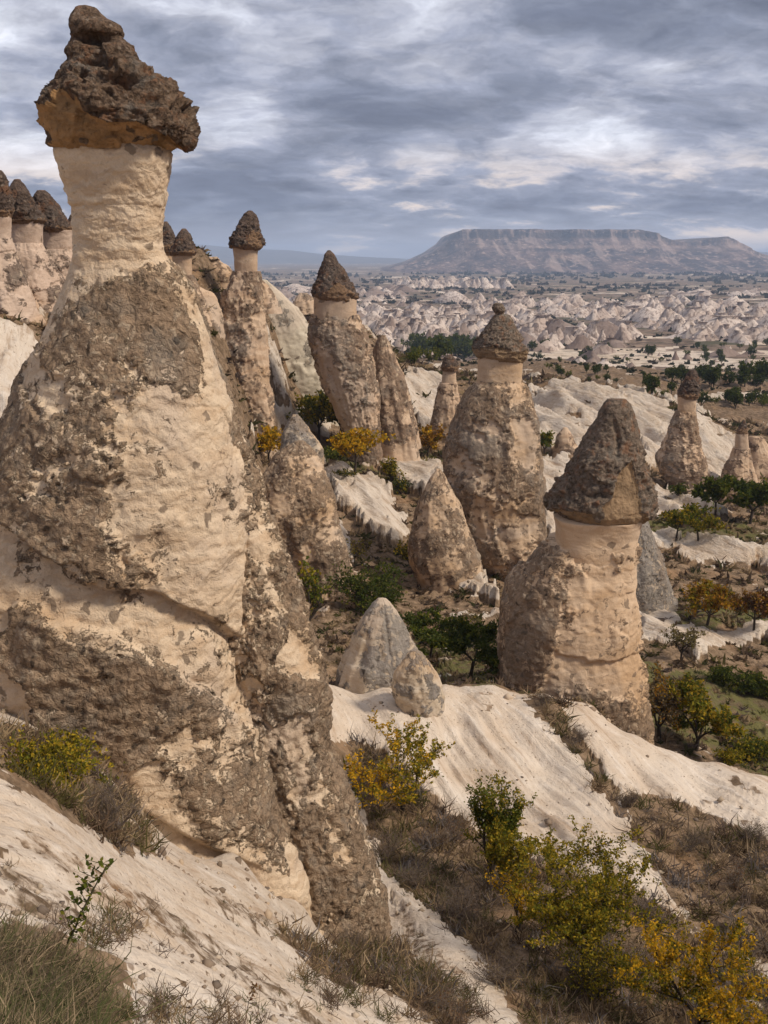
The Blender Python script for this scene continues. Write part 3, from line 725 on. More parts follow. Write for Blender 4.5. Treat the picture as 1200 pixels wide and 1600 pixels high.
def loft(rows, Y, nring, nseg, depth=0.85, sup=2.4, seed=0, amp=0.05, afreq=None, crust_bias=0.5, crust_t=0.0,
         smooth_polys=(), crust_polys=(), strata=0.0, low=0.08, close_top=True, close_bottom=False, Yshift=None, knob=0.0, cap=False, warm_line=None, hollow=0.0, paint_front=True, cfreq=None, arms=(), flake=0.0, dents=(), fac=0.0, ledges=(), flute=0.0, skirt=0.0):
    """rows: (py, x_left, x_right) measured in the photo; Y = forward distance of the axis."""
    rows = sorted(rows); py = np.array([r[0] for r in rows], float)
    xl = np.array([r[1] for r in rows], float); xr = np.array([r[2] for r in rows], float)
    seglen = np.concatenate([[0], np.cumsum(np.hypot(np.diff(py), np.diff((xr - xl) / 2)))])
    t = np.linspace(0, seglen[-1], nring)
    pyr = np.interp(t, seglen, py); l = np.interp(t, seglen, xl); r_ = np.interp(t, seglen, xr)
    if nring > 60:     # round off the polyline corners
        kz = np.hanning(max(5, nring // 22) | 1); kz /= kz.sum(); p = len(kz) // 2
        def sm(a): return np.convolve(np.pad(a, p, mode='edge'), kz, 'valid')
        l, r_ = sm(l), sm(r_)
    Yr = np.full(nring, float(Y)) if Yshift is None else Y + np.interp(pyr, [a for a, _ in Yshift], [b for _, b in Yshift])
    cx = np.array([W((a + b) / 2, p, yy) for a, b, p, yy in zip(l, r_, pyr, Yr)])
    hw = (r_ - l) / 2 * np.array([mpp(0, p, yy) for p, yy in zip(pyr, Yr)])
    size = hw.max()
    a = np.linspace(0, 2 * math.pi, nseg, endpoint=False)
    ca, sa = np.cos(a), np.sin(a)
    rad = (np.abs(ca) ** sup + np.abs(sa) ** sup) ** (-1 / sup)
    X = cx[:, 0][:, None] + hw[:, None] * (rad * ca)[None]
    Yy = cx[:, 1][:, None] + hw[:, None] * depth * (rad * sa)[None]
    Z = np.repeat(cx[:, 2][:, None], nseg, 1)
    # normals (outward, approximately)
    Nx = np.gradient(Z, axis=0) * 0
    P = np.stack([X, Yy, Z], -1)
    du = np.roll(P, -1, 1) - np.roll(P, 1, 1)
    dv = np.gradient(P, axis=0)
    N = np.cross(du, dv); N /= np.maximum(np.linalg.norm(N, axis=-1, keepdims=True), 1e-9)
    cdir = np.stack([np.broadcast_to(ca, X.shape), np.broadcast_to(sa, X.shape), 0 * X], -1)
    sgn = np.sign((N * cdir).sum(-1).mean()); N = N * sgn
    so = seed * 13.7
    x, y, z = X + so, Yy + so * 0.7, Z
    # large shape: uneven plan, flutes
    d = size * low * fbm(x, y, z, 0.9 / size, 3) * np.clip(hw / size * 2, 0.25, 1)[:, None] * 1.6
    f0 = afreq or (5.0 / size)
    pxg, pyg = proj(X, Yy, Z)
    wv = size * 0.0
    jx = fbm(x, y, z, f0 * 0.7, 3); jy = fbm(x, y, z + 50, f0 * 0.7, 3)
    ppm = FPX / Y
    jit = 75 if size * ppm > 150 else 16
    qx, qy = pxg + jx * jit, pyg + jy * jit
    cf = cfreq or (1.7 / size)
    n = fbm(x, y, z, cf, 6, 0.66)
    cr = 0.5 + (n * 2.2 + (crust_bias - 0.5) * 2.0)
    front = Yy < cx[:, 1][:, None] + 0.35 * hw[:, None] * depth
    if smooth_polys or crust_polys:
        mc = np.zeros(cr.shape); ms = np.zeros(cr.shape); NJ = 7
        for q in range(NJ):
            ox, oy = (jit * 0.45 * math.cos(q * 2.4) * math.sqrt(q / NJ), jit * 0.45 * math.sin(q * 2.4) * math.sqrt(q / NJ))
            c_ = np.zeros(cr.shape, bool); s_ = np.zeros(cr.shape, bool)
            for p in crust_polys: c_ |= inpoly(qx + ox, qy + oy, p)
            for p in smooth_polys: s_ |= inpoly(qx + ox, qy + oy, p)
            mc += c_ & front; ms += s_ & front
        mc /= NJ; ms = ms / NJ
        cov = np.maximum(mc, ms)
        painted = 0.52 + 0.27 * mc - 0.34 * ms + n * 1.25
        cr = cr * (1 - cov) + painted * cov
    if skirt:
        tt_ = np.linspace(0, 1, nring)[:, None]
        cr = cr - 0.75 * sst(tt_ + 0.10 * jx, skirt, skirt + 0.08)
    cr = np.clip(cr, 0, 1)
    cm = sst(cr, 0.42, 0.54)
    rg = ridged(x, y, z, f0, 4, 0.6)
    rough = fbm(x, y, z, f0 * 2.2, 4, 0.62)
    d = d + size * amp * (0.55 * rg - 0.2) * (0.35 + 0.65 * cm) + size * amp * 0.9 * rough * (0.25 + 0.75 * cm)
    d = d + crust_t * cm
    if fac:      # broken, angular faces
        wx_ = 0.25 * jx * size
        d = d + size * fac * (1 if cap else 0.7) * facet(x + wx_, y, (z + 0.2 * jy * size) * (1.1 if cap else 0.7), (1.9 if cap else 1.5) / size, 0.9)
        if cap:
            d = d + size * fac * 0.42 * facet(x, y + wx_, z * 1.6, 5.0 / size, 0.9)
            d = d + size * fac * 0.18 * facet(x, y, z * 1.3, 12.0 / size, 0.9)
    if flake:    # thin shells that have spalled off, leaving stepped edges
        t_ = fbm(x + 0.3 * jx * size, y, z * 1.25 + 0.3 * jy * size, 1.6 * f0, 5, 0.55) * 7
        fr_ = t_ - np.floor(t_); d = d + flake * (np.floor(t_) + sst(fr_, 0.0, 0.3))
        t_ = fbm(x, y, z * 1.4 + 9, 4.5 * f0, 3, 0.55) * 5
        fr_ = t_ - np.floor(t_); d = d + 0.35 * flake * (np.floor(t_) + sst(fr_, 0.0, 0.35))
    if knob:
        kn = np.abs(pn(x * f0 * 5, y * f0 * 5, z * f0 * 5)) + 0.5 * np.abs(pn(x * f0 * 11, y * f0 * 11, z * f0 * 11))
        d = d + knob * (kn - 0.3) * (0.2 + 0.8 * cm)
    if strata:
        st = ridged(x * 0.45 + 0.3 * z, y * 0.45, z * 1.0 + 0.3 * fbm(x, y, z, 1.2 / size, 3) * size, 2.6 / size, 4, 0.62) * 0.8
        d = d + strata * st * (1 - (0.0 if cap else 0.6) * cm)
    for (ang, wid, am) in arms:      # buttresses: an outward swelling at a heading, growing downwards
        da = np.abs((a - ang + math.pi) % (2 * math.pi) - math.pi)
        d = d + am * np.exp(-(da / wid) ** 2)[None] * np.linspace(0, 1, nring)[:, None]
    d = d * np.clip(hw / size * 1.6, 0.3, 1)[:, None]
    if flute:
        fz = 0.25 / size
        fl_ = ridged((ca * 1.1)[None] + seed * 3.1 + 0 * x, (sa * 1.1)[None] + 0 * x, Z * fz + 0.12 * jx, 1.0, 4, 0.6)
        d = d + size * flute * (fl_ - 0.4) * np.clip(hw / size * 1.3, 0.15, 1)[:, None]
    if cap and warm_line is not None:
        lw_ = np.interp(pxg, [a_ for a_, _ in warm_line], [b_ for _, b_ in warm_line])
        d = d * (1 - 0.6 * sst(pyg + jy * 10 - lw_, 0, 8))
    if cap: d = d * np.clip(hw / size * 1.25, 0.35, 1)[:, None] - size * (amp + fac) * 0.35 * np.clip(hw / size * 1.25, 0.35, 1)[:, None] - crust_t * 0.8
    for pl, dp, dec in ledges:
        lp = np.interp(pxg, [q[0] for q in pl], [q[1] for q in pl]) + 10 * jx + 3 * pn(x * 3, y * 3, z * 3)
        v_ = pyg - lp; inn = sst(pxg, pl[0][0], pl[0][0] + 30) * (1 - sst(pxg, pl[-1][0] - 15, pl[-1][0]))
        d = d - np.where(front, dp * sst(v_, 0, 5) * np.exp(-np.maximum(v_, 0) / dec) * inn, 0)
    for (ex_, ey_, rx_, ry_, dd_) in dents:
        g_ = ((qx - ex_ ) / rx_) ** 2 + ((qy - ey_) / ry_) ** 2
        d = d - np.where(front, dd_ * np.exp(-g_ ** 1.5), 0)
    P = P + N * d[..., None]
    if hollow: P[..., 2] += 0
    if cap and warm_line is not None:
        lineY = np.interp(pxg, [a_ for a_, _ in warm_line], [b_ for _, b_ in warm_line])
        w_ = (pyg + jy * 10 - lineY)
        cr = np.where(w_ > 0, 0.1 + 0.9 * sst(fbm(x, y, z, f0 * 1.2, 3), 0.12, 0.35), 1.0)
        if crust_t: P = P + N * (np.where(w_ > 0, 0.0, crust_t))[..., None]
    V = P.reshape(-1, 3); A = cr.ravel()
    i = (np.arange(nring - 1) * nseg)[:, None]; j = np.arange(nseg)[None]; jn = (j + 1) % nseg
    F = np.stack([i + j, i + jn, i + jn + nseg, i + j + nseg], -1).reshape(-1, 4)
    F = F[:, ::-1]
    ex = []
    if close_top:
        V = np.vstack([V, P[0].mean(0) + [0, 0, 0.02 * size]]); A = np.append(A, A[0]); c = len(V) - 1
        jj = np.arange(nseg); ex.append(np.stack([np.full(nseg, c), jj, (jj + 1) % nseg, (jj + 1) % nseg], 1))
    if close_bottom:
        b0 = (nring - 1) * nseg; last = P[-1]
        cen = last.mean(0); mid = cen + (last - cen) * 0.5; mid[:, 2] = cen[2] + 0.01
        V = np.vstack([V, mid, cen + [0, 0, 0.02]]); A = np.append(A, np.full(nseg + 1, 0.1 if cap else A[-1])); m0 = len(V) - nseg - 1
        jj = np.arange(nseg); jn2 = (jj + 1) % nseg
        F = np.vstack([F, np.stack([b0 + jj, m0 + jj, m0 + jn2, b0 + jn2], 1)])
        ex.append(np.stack([np.full(nseg, len(V) - 1), m0 + jn2, m0 + jj, m0 + jj], 1))
    me = bpy.data.meshes.new('rock')
    faces = F
    tris = np.concatenate([e[:, :3] for e in ex]) if ex else np.zeros((0, 3), int)
    nq, nt = len(faces), len(tris)
    me.vertices.add(len(V)); me.vertices.foreach_set('co', V.astype(np.float32).ravel())
    me.loops.add(nq * 4 + nt * 3)
    me.loops.foreach_set('vertex_index', np.concatenate([faces.ravel(), tris.ravel()]).astype(np.int32))
    me.polygons.add(nq + nt)
    me.polygons.foreach_set('loop_start', np.concatenate([np.arange(nq) * 4, nq * 4 + np.arange(nt) * 3]).astype(np.int32))
    me.polygons.foreach_set('loop_total', np.concatenate([np.full(nq, 4), np.full(nt, 3)]).astype(np.int32))
    me.update(calc_edges=True); me.polygons.foreach_set('use_smooth', np.ones(nq + nt, bool))
    at = me.attributes.new('crust', 'FLOAT', 'POINT'); at.data.foreach_set('value', A.astype(np.float32))
    return me

def child_mesh(name, me, mat, root):
    """place a mesh built in world coordinates under a root that stands at its base"""
    me.transform(__import__('mathutils').Matrix.Translation(-Vector(root.location)))
    return obj_np(name, me, mat, root)

def chimney(base, label, parts, group=None):
    """parts: list of (name, mesh, material)"""
    g = W(*base); root = empty('fairy_chimney', tuple(g), label, 'fairy chimney', group)
    for nm, me, mat in parts:
        child_mesh(nm, me, mat, root)
    return root
def outcrop(name, rows, Y, mat, label, cat='rock', **kw):
    kw.setdefault('fac', 0.05); kw.setdefault('flute', 0.17); kw.setdefault('skirt', 0.80); kw['amp'] = kw.get('amp', 0.05) * 0.35
    kw.setdefault('flake', 0.003 * (rows[len(rows) // 2][2] - rows[len(rows) // 2][1]) * Y / FPX)
    me = loft(rows, Y, **kw)
    r = rows[-1]; g = W((r[1] + r[2]) / 2, r[0], Y)
    me.transform(__import__('mathutils').Matrix.Translation(-Vector(g)))
    o = obj_np(name, me, mat); o.location = tuple(g)
    return tag(o, label, cat)

# ---- the great chimney in front
SM_MAIN = [   # bare smooth tuff on the front
 [(182,700),(205,660),(240,640),(262,590),(280,640),(296,560),(318,600),(325,680),(350,700),(362,820),(372,930),(376,1000),(330,965),(240,925),(225,860),(200,860),(170,800),(172,700)],
 [(30,842),(100,880),(160,925),(240,925),(330,965),(376,1004),(384,1100),(384,1150),(340,1130),(330,1080),(250,1040),(180,1000),(100,965),(40,950)],
 [(250,1085),(310,1100),(372,1150),(380,1200),(330,1215),(280,1190),(270,1140)],
 [(110,395),(265,395),(280,430),(270,425),(210,430),(150,450),(115,480),(100,470)],
 [(200,1255),(260,1290),(360,1330),(440,1375),(490,1400),(490,1450),(380,1400),(250,1330)],
]
CR_MAIN = [
 [(-60,600),(60,560),(130,450),(210,430),(280,440),(310,560),(330,640),(270,640),(180,645),(170,700),(165,800),(200,870),(240,925),(160,920),(100,870),(20,825),(-80,820)],
 [(40,975),(130,960),(210,1010),(280,1050),(335,1100),(330,1130),(270,1130),(230,1200),(140,1190),(50,1160),(30,1060)],
 [(384,1130),(430,1220),(485,1330),(500,1412),(420,1375),(330,1325),(240,1270),(250,1220),(330,1190)],
 [(230,860),(280,900),(290,930),(240,925)],
]
LEDGES = [([(-80,800),(30,835),(100,880),(160,918),(240,922),(330,962),(392,1010)],0.32,60),([(-60,1100),(60,1172),(140,1212),(230,1272),(350,1328),(430,1368),(500,1412)],0.30,70),([(30,955),(90,962),(180,985),(250,1030),(330,1085),(392,1150)],-0.22,90)]
def build_great():
    cone_rows = [(392,120,252),(405,116,262),(425,110,282),(450,103,298),(500,84,312),(550,66,328),(600,44,342),(650,18,356),(700,-4,366),(750,-28,370),
                 (800,-46,374),(850,-58,376),(900,-70,378),(950,-85,380),(1000,-95,384),(1060,-100,388),(1120,-105,396),(1180,-105,416),(1240,-100,442),(1300,-90,466),(1360,-70,484),(1420,-40,494),(1500,0,500),(1600,30,500)]
    cone = loft(cone_rows, 17.6, 520, 400, depth=0.72, sup=2.25, seed=1, flute=0.035, amp=0.018, fac=0.016, ledges=LEDGES, afreq=1.0, crust_bias=0.30, crust_t=0.12,
                smooth_polys=SM_MAIN, crust_polys=CR_MAIN, strata=0.03, low=0.06, knob=0.04, cfreq=0.55, flake=0.020)
    but_rows = [(420,220,276),(450,230,300),(500,240,316),(550,250,331),(600,258,347),(650,265,364),(700,270,381),(750,275,393),(800,280,407),(850,290,427),(900,300,447),(950,310,466),
                (1000,320,483),(1050,330,493),(1100,340,500),(1150,350,507),(1200,365,521),(1250,385,541),(1300,400,560),(1350,410,576),(1400,415,589),(1450,420,598),(1500,425,606),(1580,430,612)]
    but = loft(but_rows, 18.1, 430, 260, depth=1.0, sup=2.3, seed=5, flute=0.10, amp=0.028, fac=0.03, afreq=1.5, flake=0.02, crust_bias=0.66, crust_t=0.10, strata=0.02, low=0.10, knob=0.08,
               smooth_polys=[[(370,780),(400,800),(420,860),(400,880),(370,840)],[(440,980),(470,1000),(490,1060),(460,1050)],[(500,1270),(530,1290),(560,1360),(520,1350)],[(300,640),(330,640),(370,780),(340,760)]], cfreq=0.9)
    foot = loft([(1180,120,290),(1220,110,360),(1270,120,415),(1320,180,455),(1370,240,478),(1420,300,488),(1470,330,492),(1560,340,494)], 16.9, 120, 200, depth=0.55, sup=2.3, seed=9, amp=0.012, afreq=1.2, crust_bias=0.05, strata=0.09, low=0.05, flake=0.02)
    neck_rows = [(232,99,258),(240,93,262),(250,95,261),(262,100,259),(290,109,256),(318,117,254),(322,121,251),(350,122,249),(380,124,246),(400,121,251),(430,127,246),(450,130,243)]
    neck = loft(neck_rows, 17.6, 150, 260, depth=0.8, sup=3.2, seed=3, amp=0.014, afreq=1.5, crust_bias=0.02, strata=0.07, low=0.035, flake=0.009)
    cap_rows = [(10,124,142),(13,118,152),(20,113,158),(30,110,168),(40,109,190),(52,111,194),(60,115,190),(68,112,196),(82,105,214),(96,109,220),(112,98,234),(130,87,256),(150,76,270),(165,67,279),(180,59,288),(193,62,296),
                (206,71,300),(217,75,296),(229,75,282),(237,84,272),(241,92,266)]
    cap = loft(cap_rows, 17.6, 260, 300, depth=0.85, sup=2.5, seed=21, amp=0.05, fac=0.105, afreq=1.3, crust_bias=1.0, crust_t=0.06, low=0.04, knob=0.035, strata=0.035, flake=0.02, dents=[(152,60,22,6,.34),(150,96,20,6,.26),(195,132,26,7,.2),(128,118,10,8,.16),(240,165,18,8,.12)], close_bottom=True, cap=True,
               warm_line=[(50,165),(75,165),(95,140),(115,150),(140,178),(170,190),(210,190),(240,200),(262,216),(285,232),(300,245)])
    chimney((200, 1470, 17.6), 'huge nearest rock spire with dark jagged boulder cap at left',
            [('cone', cone, M_MAIN), ('buttress', but, M_MAIN), ('undercut_foot', foot, M_MAIN), ('neck', neck, M_MAIN), ('cap_rock', cap, C_MAIN)])
build_great()

# ---- the capped chimney at right
def build_right():
    body = loft([(845,864,993),(860,856,992),(875,846,991),(895,832,990),(920,812,990),(950,800,992),(1000,790,996),(1050,787,1001),(1085,788,1003),(1140,796,1008),(1200,800,1012)], 39.5, 240, 260, depth=0.8, sup=2.6, seed=31, flute=0.05, ledges=[([(845,1005),(900,1026),(950,1034),(1015,1012)],0.16,26),([(780,930),(830,884),(880,872),(905,880),(925,905)],-0.28,60)], amp=0.018, fac=0.03, afreq=1.0,
                crust_bias=0.55, crust_t=0.16, low=0.06, knob=0.05, strata=0.03, flake=0.014,
                smooth_polys=[[(868,840),(1000,840),(1003,1020),(1000,1090),(960,1100),(930,1060),(862,1075),(868,1000),(885,930),(872,880)]],
                crust_polys=[[(780,900),(850,860),(900,868),(925,890),(890,905),(900,960),(872,1000),(880,1030),(850,1060),(780,1080)],[(930,1085),(1010,1060),(1010,1160),(930,1140)]])
    neck = loft([(806,868,998),(815,870,996),(835,872,992),(860,868,991),(880,866,990),(910,866,990)], 39.3, 90, 160, depth=0.85, sup=2.8, seed=33, amp=0.02, crust_bias=0.0, strata=0.06, low=0.05)
    cap = loft([(624,950,978),(630,944,984),(642,938,989),(660,931,992),(680,920,996),(700,908,1000),(720,895,1004),(745,880,1010),(765,868,1015),(783,857,1020),(795,858,1021),(806,872,1014),(815,888,1008),(821,905,990)], 39.4, 170, 220,
               depth=0.85, sup=2.3, seed=37, amp=0.05, fac=0.075, flute=0.08, afreq=0.8, crust_bias=1.0, crust_t=0.08, low=0.08, knob=0.13, strata=0.03, flake=0.02, dents=[(935,775,18,6,.2),(962,690,5,30,.15)], close_bottom=True, cap=True,
               warm_line=[(850,792),(890,798),(930,802),(955,780),(965,740),(985,720),(998,760),(1005,800),(1022,815)])
    chimney((890, 1130, 39.5), 'tan column under a tall conical grey boulder cap, behind the pale ridge at right',
            [('cone', body, M_MIDR), ('neck', neck, M_MIDR), ('cap_rock', cap, C_MID)])
build_right()

def build_tall():
    body = loft([(595,748,812),(602,742,818),(612,735,822),(640,722,830),(680,707,836),(720,699,840),(760,697,842),(800,701,843),(840,714,844),(870,733,846),(900,758,849),(930,780,851),(965,790,852)], 68, 220, 200, depth=0.8, sup=2.6, seed=41, flute=0.10,
                amp=0.018, fac=0.035, afreq=0.75, crust_bias=0.60, crust_t=0.2, low=0.07, knob=0.05, flake=0.016, strata=0.03,
                smooth_polys=[[(775,800),(840,800),(845,870),(800,890),(780,870)],[(800,640),(835,660),(838,720),(815,740),(800,700)],[(735,760),(775,790),(770,850),(740,830)],[(740,595),(820,595),(820,606),(740,606)]])
    neck = loft([(556,748,815),(562,747,816),(580,747,815),(598,746,814),(606,744,816)], 68, 50, 120, depth=0.8, sup=3.5, seed=43, amp=0.012, crust_bias=0.0, strata=0.04, low=0.03)
    cap = loft([(490,776,788),(493,772,797),(500,766,802),(512,759,807),(525,752,812),(538,744,821),(548,738,825),(557,741,827),(563,748,824),(567,754,818)], 68, 90, 140, depth=0.85, sup=2.4, seed=47, amp=0.05, fac=0.1, afreq=0.8, crust_bias=1.0, crust_t=0.1, low=0.07, knob=0.15, close_bottom=True, cap=True,
               warm_line=[(735,545),(760,540),(790,546),(812,550),(830,548)])
    knob = loft([(473,775,781),(475,771,786),(480,768,789),(485,769,790),(489,773,788),(494,776,785),(500,774,790)], 68, 40, 60, depth=1.0, sup=2.1, seed=49, amp=0.05, crust_bias=1.0, low=0.08, cap=True, warm_line=[(700,490),(900,490)])
    chimney((780, 960, 68), 'tall bulging spire with a small knob on top of its brown cap',
            [('cone', body, M_MIDR), ('neck', neck, M_MIDR), ('cap_rock', cap, C_MID), ('cap_knob', knob, C_MID)])
build_tall()

def simple_chimney(base, label, cone, neck, cap, Y, seed, mat=None, capmat=None, bias=0.55, warm=None, extra=None, group=None, res=1.0, sp_=()):
    mat = mat or M_FARR; capmat = capmat or C_FAR
    parts = []
    sz = (cone[len(cone) // 2][2] - cone[len(cone) // 2][1]) * Y / FPX
    parts.append(('cone', loft(cone, Y, int(130 * res), int(110 * res), depth=0.8, sup=2.4, seed=seed, amp=0.018, fac=0.06, flute=0.13, flake=0.003 * sz, strata=0.006 * sz, crust_bias=bias, crust_t=0.03 * sz, low=0.08, smooth_polys=sp_, knob=0.02 * sz), mat))
    if neck: parts.append(('neck', loft(neck, Y, 30, int(80 * res), depth=0.85, sup=2.8, seed=seed + 1, amp=0.03, crust_bias=0.0, strata=0.008 * sz, low=0.05), mat))
    if cap:
        wl = warm or [(cap[0][1] - 400, cap[-2][0] - 3), (cap[0][1] + 400, cap[-2][0] - 3)]
        parts.append(('cap_rock', loft(cap, Y, int(60 * res), int(90 * res), depth=0.9, sup=2.3, seed=seed + 2, amp=0.05, fac=0.10, crust_bias=1.0, low=0.09, knob=0.02 * sz, close_bottom=True, cap=True, warm_line=wl), capmat))
    return chimney((base[0], base[1], Y), label, parts, group)

simple_chimney((560, 690), 'broad spire with a wide pointed cap on two short necks, left of centre',
    [(493,492,556),(500,489,560),(520,487,568),(550,492,577),(580,500,583),(610,510,587),(650,528,590),(690,545,593),(730,550,596)],
    [(464,491,556),(480,491,556),(498,492,557)], [(391,511,517),(397,506,523),(403,505,526),(415,500,533),(430,494,543),(445,488,553),(457,485,560),(465,487,561),(471,493,557)], 100, 61,
    res=1.4, warm=[(480,456),(505,460),(530,440),(560,466)], sp_=[[(490,520),(520,560),(545,610),(570,690),(530,690),(500,600)]])
simple_chimney((400, 690), 'slim spire with small pointed cap between the huge spire and the wide capped one',
    [(424,367,403),(440,360,405),(460,351,408),(500,342,412),(550,336,416),(600,345,420),(650,368,426),(690,384,430),(720,388,432)],
    [(384,364,404),(400,366,402),(428,368,402)], [(329,387,394),(334,381,400),(345,375,404),(360,367,409),(372,360,413),(382,358,414),(388,362,412),(392,368,406)], 94, 65,
    res=1.3, warm=[(350,384),(385,384),(390,362),(402,360),(414,385)], sp_=[[(392,500),(415,480),(424,600),(424,650),(385,640),(385,590)]])
simple_chimney((285, 470), 'small spire with a rounded triangular cap just right of the huge spire',
    [(430,268,300),(445,258,306),(470,245,318),(510,235,330)], [(396,270,300),(415,271,299),(434,271,299)],
    [(357,284,291),(364,279,297),(375,273,302),(386,267,307),(394,263,309),(400,267,305)], 90, 69)
simple_chimney((262, 470), 'darker narrow cap half hidden behind the huge spire',
    [(430,240,268),(450,236,272),(500,230,280)], [(393,246,268),(434,246,268)],
    [(346,256,262),(355,252,268),(370,246,274),(385,243,277),(395,246,274)], 93, 73)
GL = 'capped spires on the slope at the left edge'
simple_chimney((-8, 430), 'leftmost capped spire, cut by the left edge of the view',
    [(372,-26,16),(400,-36,24),(440,-52,40),(500,-72,62),(560,-92,84)], [(338,-18,16),(376,-20,15)],
    [(266,-6,3),(275,-14,9),(295,-22,16),(318,-28,20),(332,-28,21),(340,-22,18)], 63, 77, group=GL, mat=M_LEFTR, res=1.3, bias=0.36)
simple_chimney((42, 440), 'second capped spire from the left edge, with a hooked cap tip',
    [(380,14,66),(400,8,76),(440,2,94),(490,-6,112),(560,-20,130)], [(346,16,66),(384,18,64)],
    [(280,22,32),(288,17,38),(300,12,46),(318,6,56),(335,4,66),(345,6,71),(352,14,66)], 66, 81, group=GL, mat=M_LEFTR, res=1.3, bias=0.36)
simple_chimney((90, 440), 'third capped spire from the left edge, its long brown cap beside the huge spire',
    [(390,66,114),(410,60,122),(450,52,138),(500,46,150),(560,40,160)], [(360,66,114),(395,68,113)],
    [(297,58,70),(303,53,78),(315,50,88),(330,50,98),(345,52,108),(356,58,116),(364,66,114)], 69, 85, group=GL, mat=M_LEFTR, res=1.3, bias=0.36)
simple_chimney((112, 450), 'thin tan spire almost hidden between the third capped spire and the huge one',
    [(365,104,126),(400,100,130),(450,95,136)], None, [(335,110,118),(345,106,124),(360,103,128),(366,106,126)], 78, 88, group=GL, mat=M_FARR)
simple_chimney((700, 695), 'small spotted spire with a tiny round cap left of the tall bulging one',
    [(598,688,714),(615,684,716),(640,680,718),(670,675,720),(700,670,724),(720,668,726)], [(578,692,712),(601,690,713)],
    [(554,699,707),(559,694,711),(566,690,715),(574,687,718),(580,690,716)], 112, 91, bias=0.42)
simple_chimney((1070, 775), 'spotted conical spire with a dark pointed cap at the foot of the far white ridge',
    [(642,1059,1086),(655,1054,1087),(680,1045,1090),(700,1036,1094),(715,1030,1098),(735,1034,1101),(755,1044,1104),(780,1052,1108)], [(618,1060,1087),(645,1060,1086)],
    [(578,1077,1087),(585,1073,1091),(597,1067,1093),(610,1060,1094),(618,1057,1093),(623,1060,1090)], 106, 95, bias=0.5, res=1.2)
simple_chimney((1155, 775), 'pale spire with a crumbled small dark tip near the right edge',
    [(700,1146,1170),(715,1141,1173),(735,1132,1177),(755,1126,1182),(780,1122,1186)], [(678,1150,1168),(704,1149,1169)],
    [(656,1161,1164),(664,1157,1167),(672,1151,1168),(680,1150,1169)], 109, 99, bias=0.40)
outcrop('rock_outcrop', [(682,1172,1190),(700,1166,1202),(730,1160,1215),(760,1158,1228),(790,1156,1235)], 112, M_FARR, 'lumpy pale rock mass cut by the right edge beside the crumbled spire', 'rock', nring=90, nseg=90, seed=102, amp=0.09, low=0.12, crust_bias=0.42)

# ---- bare cones and rocks
outcrop('rock_cone', [(798,972,1000),(820,962,1012),(850,955,1024),(890,948,1036),(930,946,1047),(965,945,1056),(990,944,1062)], 62, M_GREYR, 'dark grey leaning rock cone standing behind the capped column at right', 'rock', nring=120, nseg=110, seed=111, amp=0.05, crust_bias=0.7, low=0.08, depth=0.9, knob=0.1)
outcrop('rock_cone', [(690,462,474),(700,448,484),(715,432,494),(735,418,503),(760,408,512),(790,405,520),(820,407,528),(860,417,540),(900,432,549),(940,448,552),(975,455,556)], 60, M_MIDR, 'large grey rock cone without cap right behind the huge spire', 'rock', nring=170, nseg=150, seed=115, amp=0.05, crust_bias=0.62, low=0.10, knob=0.1, crust_t=0.1)
outcrop('rock_cone', [(648,458,465),(655,454,472),(668,448,482),(685,440,492),(702,436,501),(725,430,506)], 66, M_GREYR, 'small sharp rock tip above the large capless grey cone', 'rock', nring=70, nseg=80, seed=117, amp=0.07, crust_bias=0.6, low=0.12, knob=0.06)
outcrop('rock_cone', [(733,682,688),(742,676,694),(760,667,702),(785,657,714),(815,647,726),(845,642,738),(875,646,750),(905,655,760),(935,660,768)], 64, M_MIDR, 'mottled rock cone leaning against the tall bulging spire', 'rock', nring=120, nseg=110, seed=121, amp=0.06, crust_bias=0.52, low=0.10, knob=0.08)
outcrop('rock_cone', [(936,592,602),(942,585,609),(955,575,618),(975,563,630),(1000,550,643),(1030,538,658),(1060,527,674),(1100,515,694)], 35.5, M_GREYR, 'pale grey pointed rock cone rising behind the middle ridge crest', 'rock', nring=140, nseg=130, seed=125, amp=0.04, crust_bias=0.42, low=0.08, knob=0.05,
        crust_polys=[[(600,960),(640,985),(665,1030),(680,1080),(640,1080),(610,1060),(600,1000)],[(560,1020),(590,1010),(600,1060),(560,1065)]])
outcrop('rock_pillar', [(1016,643,652),(1022,636,660),(1035,626,669),(1050,618,679),(1068,614,687),(1090,618,692),(1115,628,693),(1140,640,693),(1165,650,692),(1190,658,692)], 31.6, M_GREYR, 'small egg shaped rock in front of the pale grey pointed cone', 'rock', nring=130, nseg=120, seed=129, amp=0.07, crust_bias=0.42, low=0.10, knob=0.06)
outcrop('rock_ridge', [(524,594,602),(535,588,608),(560,582,618),(590,578,628),(620,580,636),(650,584,643),(690,588,652),(720,590,656)], 102, M_FARR, 'rock fin leaning on the right of the wide capped spire', 'rock', nring=120, nseg=100, seed=133, amp=0.06, crust_bias=0.62, low=0.12, knob=0.1)
outcrop('rock_ridge', [(556,610,616),(580,608,628),(620,606,640),(660,608,650),(700,610,656)], 104, M_FARR, 'lower outer rock fin right of the first fin of the wide capped spire', 'rock', nring=90, nseg=90, seed=134, amp=0.06, crust_bias=0.55, low=0.12, knob=0.1)
outcrop('rock_slope', [(438,406,416),(455,400,436),(480,398,462),(510,398,486),(545,400,505),(590,405,524),(640,410,542),(690,420,560)], 112, M_PALE, 'pale greenish grey rock face sloping between the slim and the wide capped spires', 'rock', nring=140, nseg=130, seed=137, amp=0.04, flute=0.05, crust_bias=0.28, low=0.08, depth=0.6)
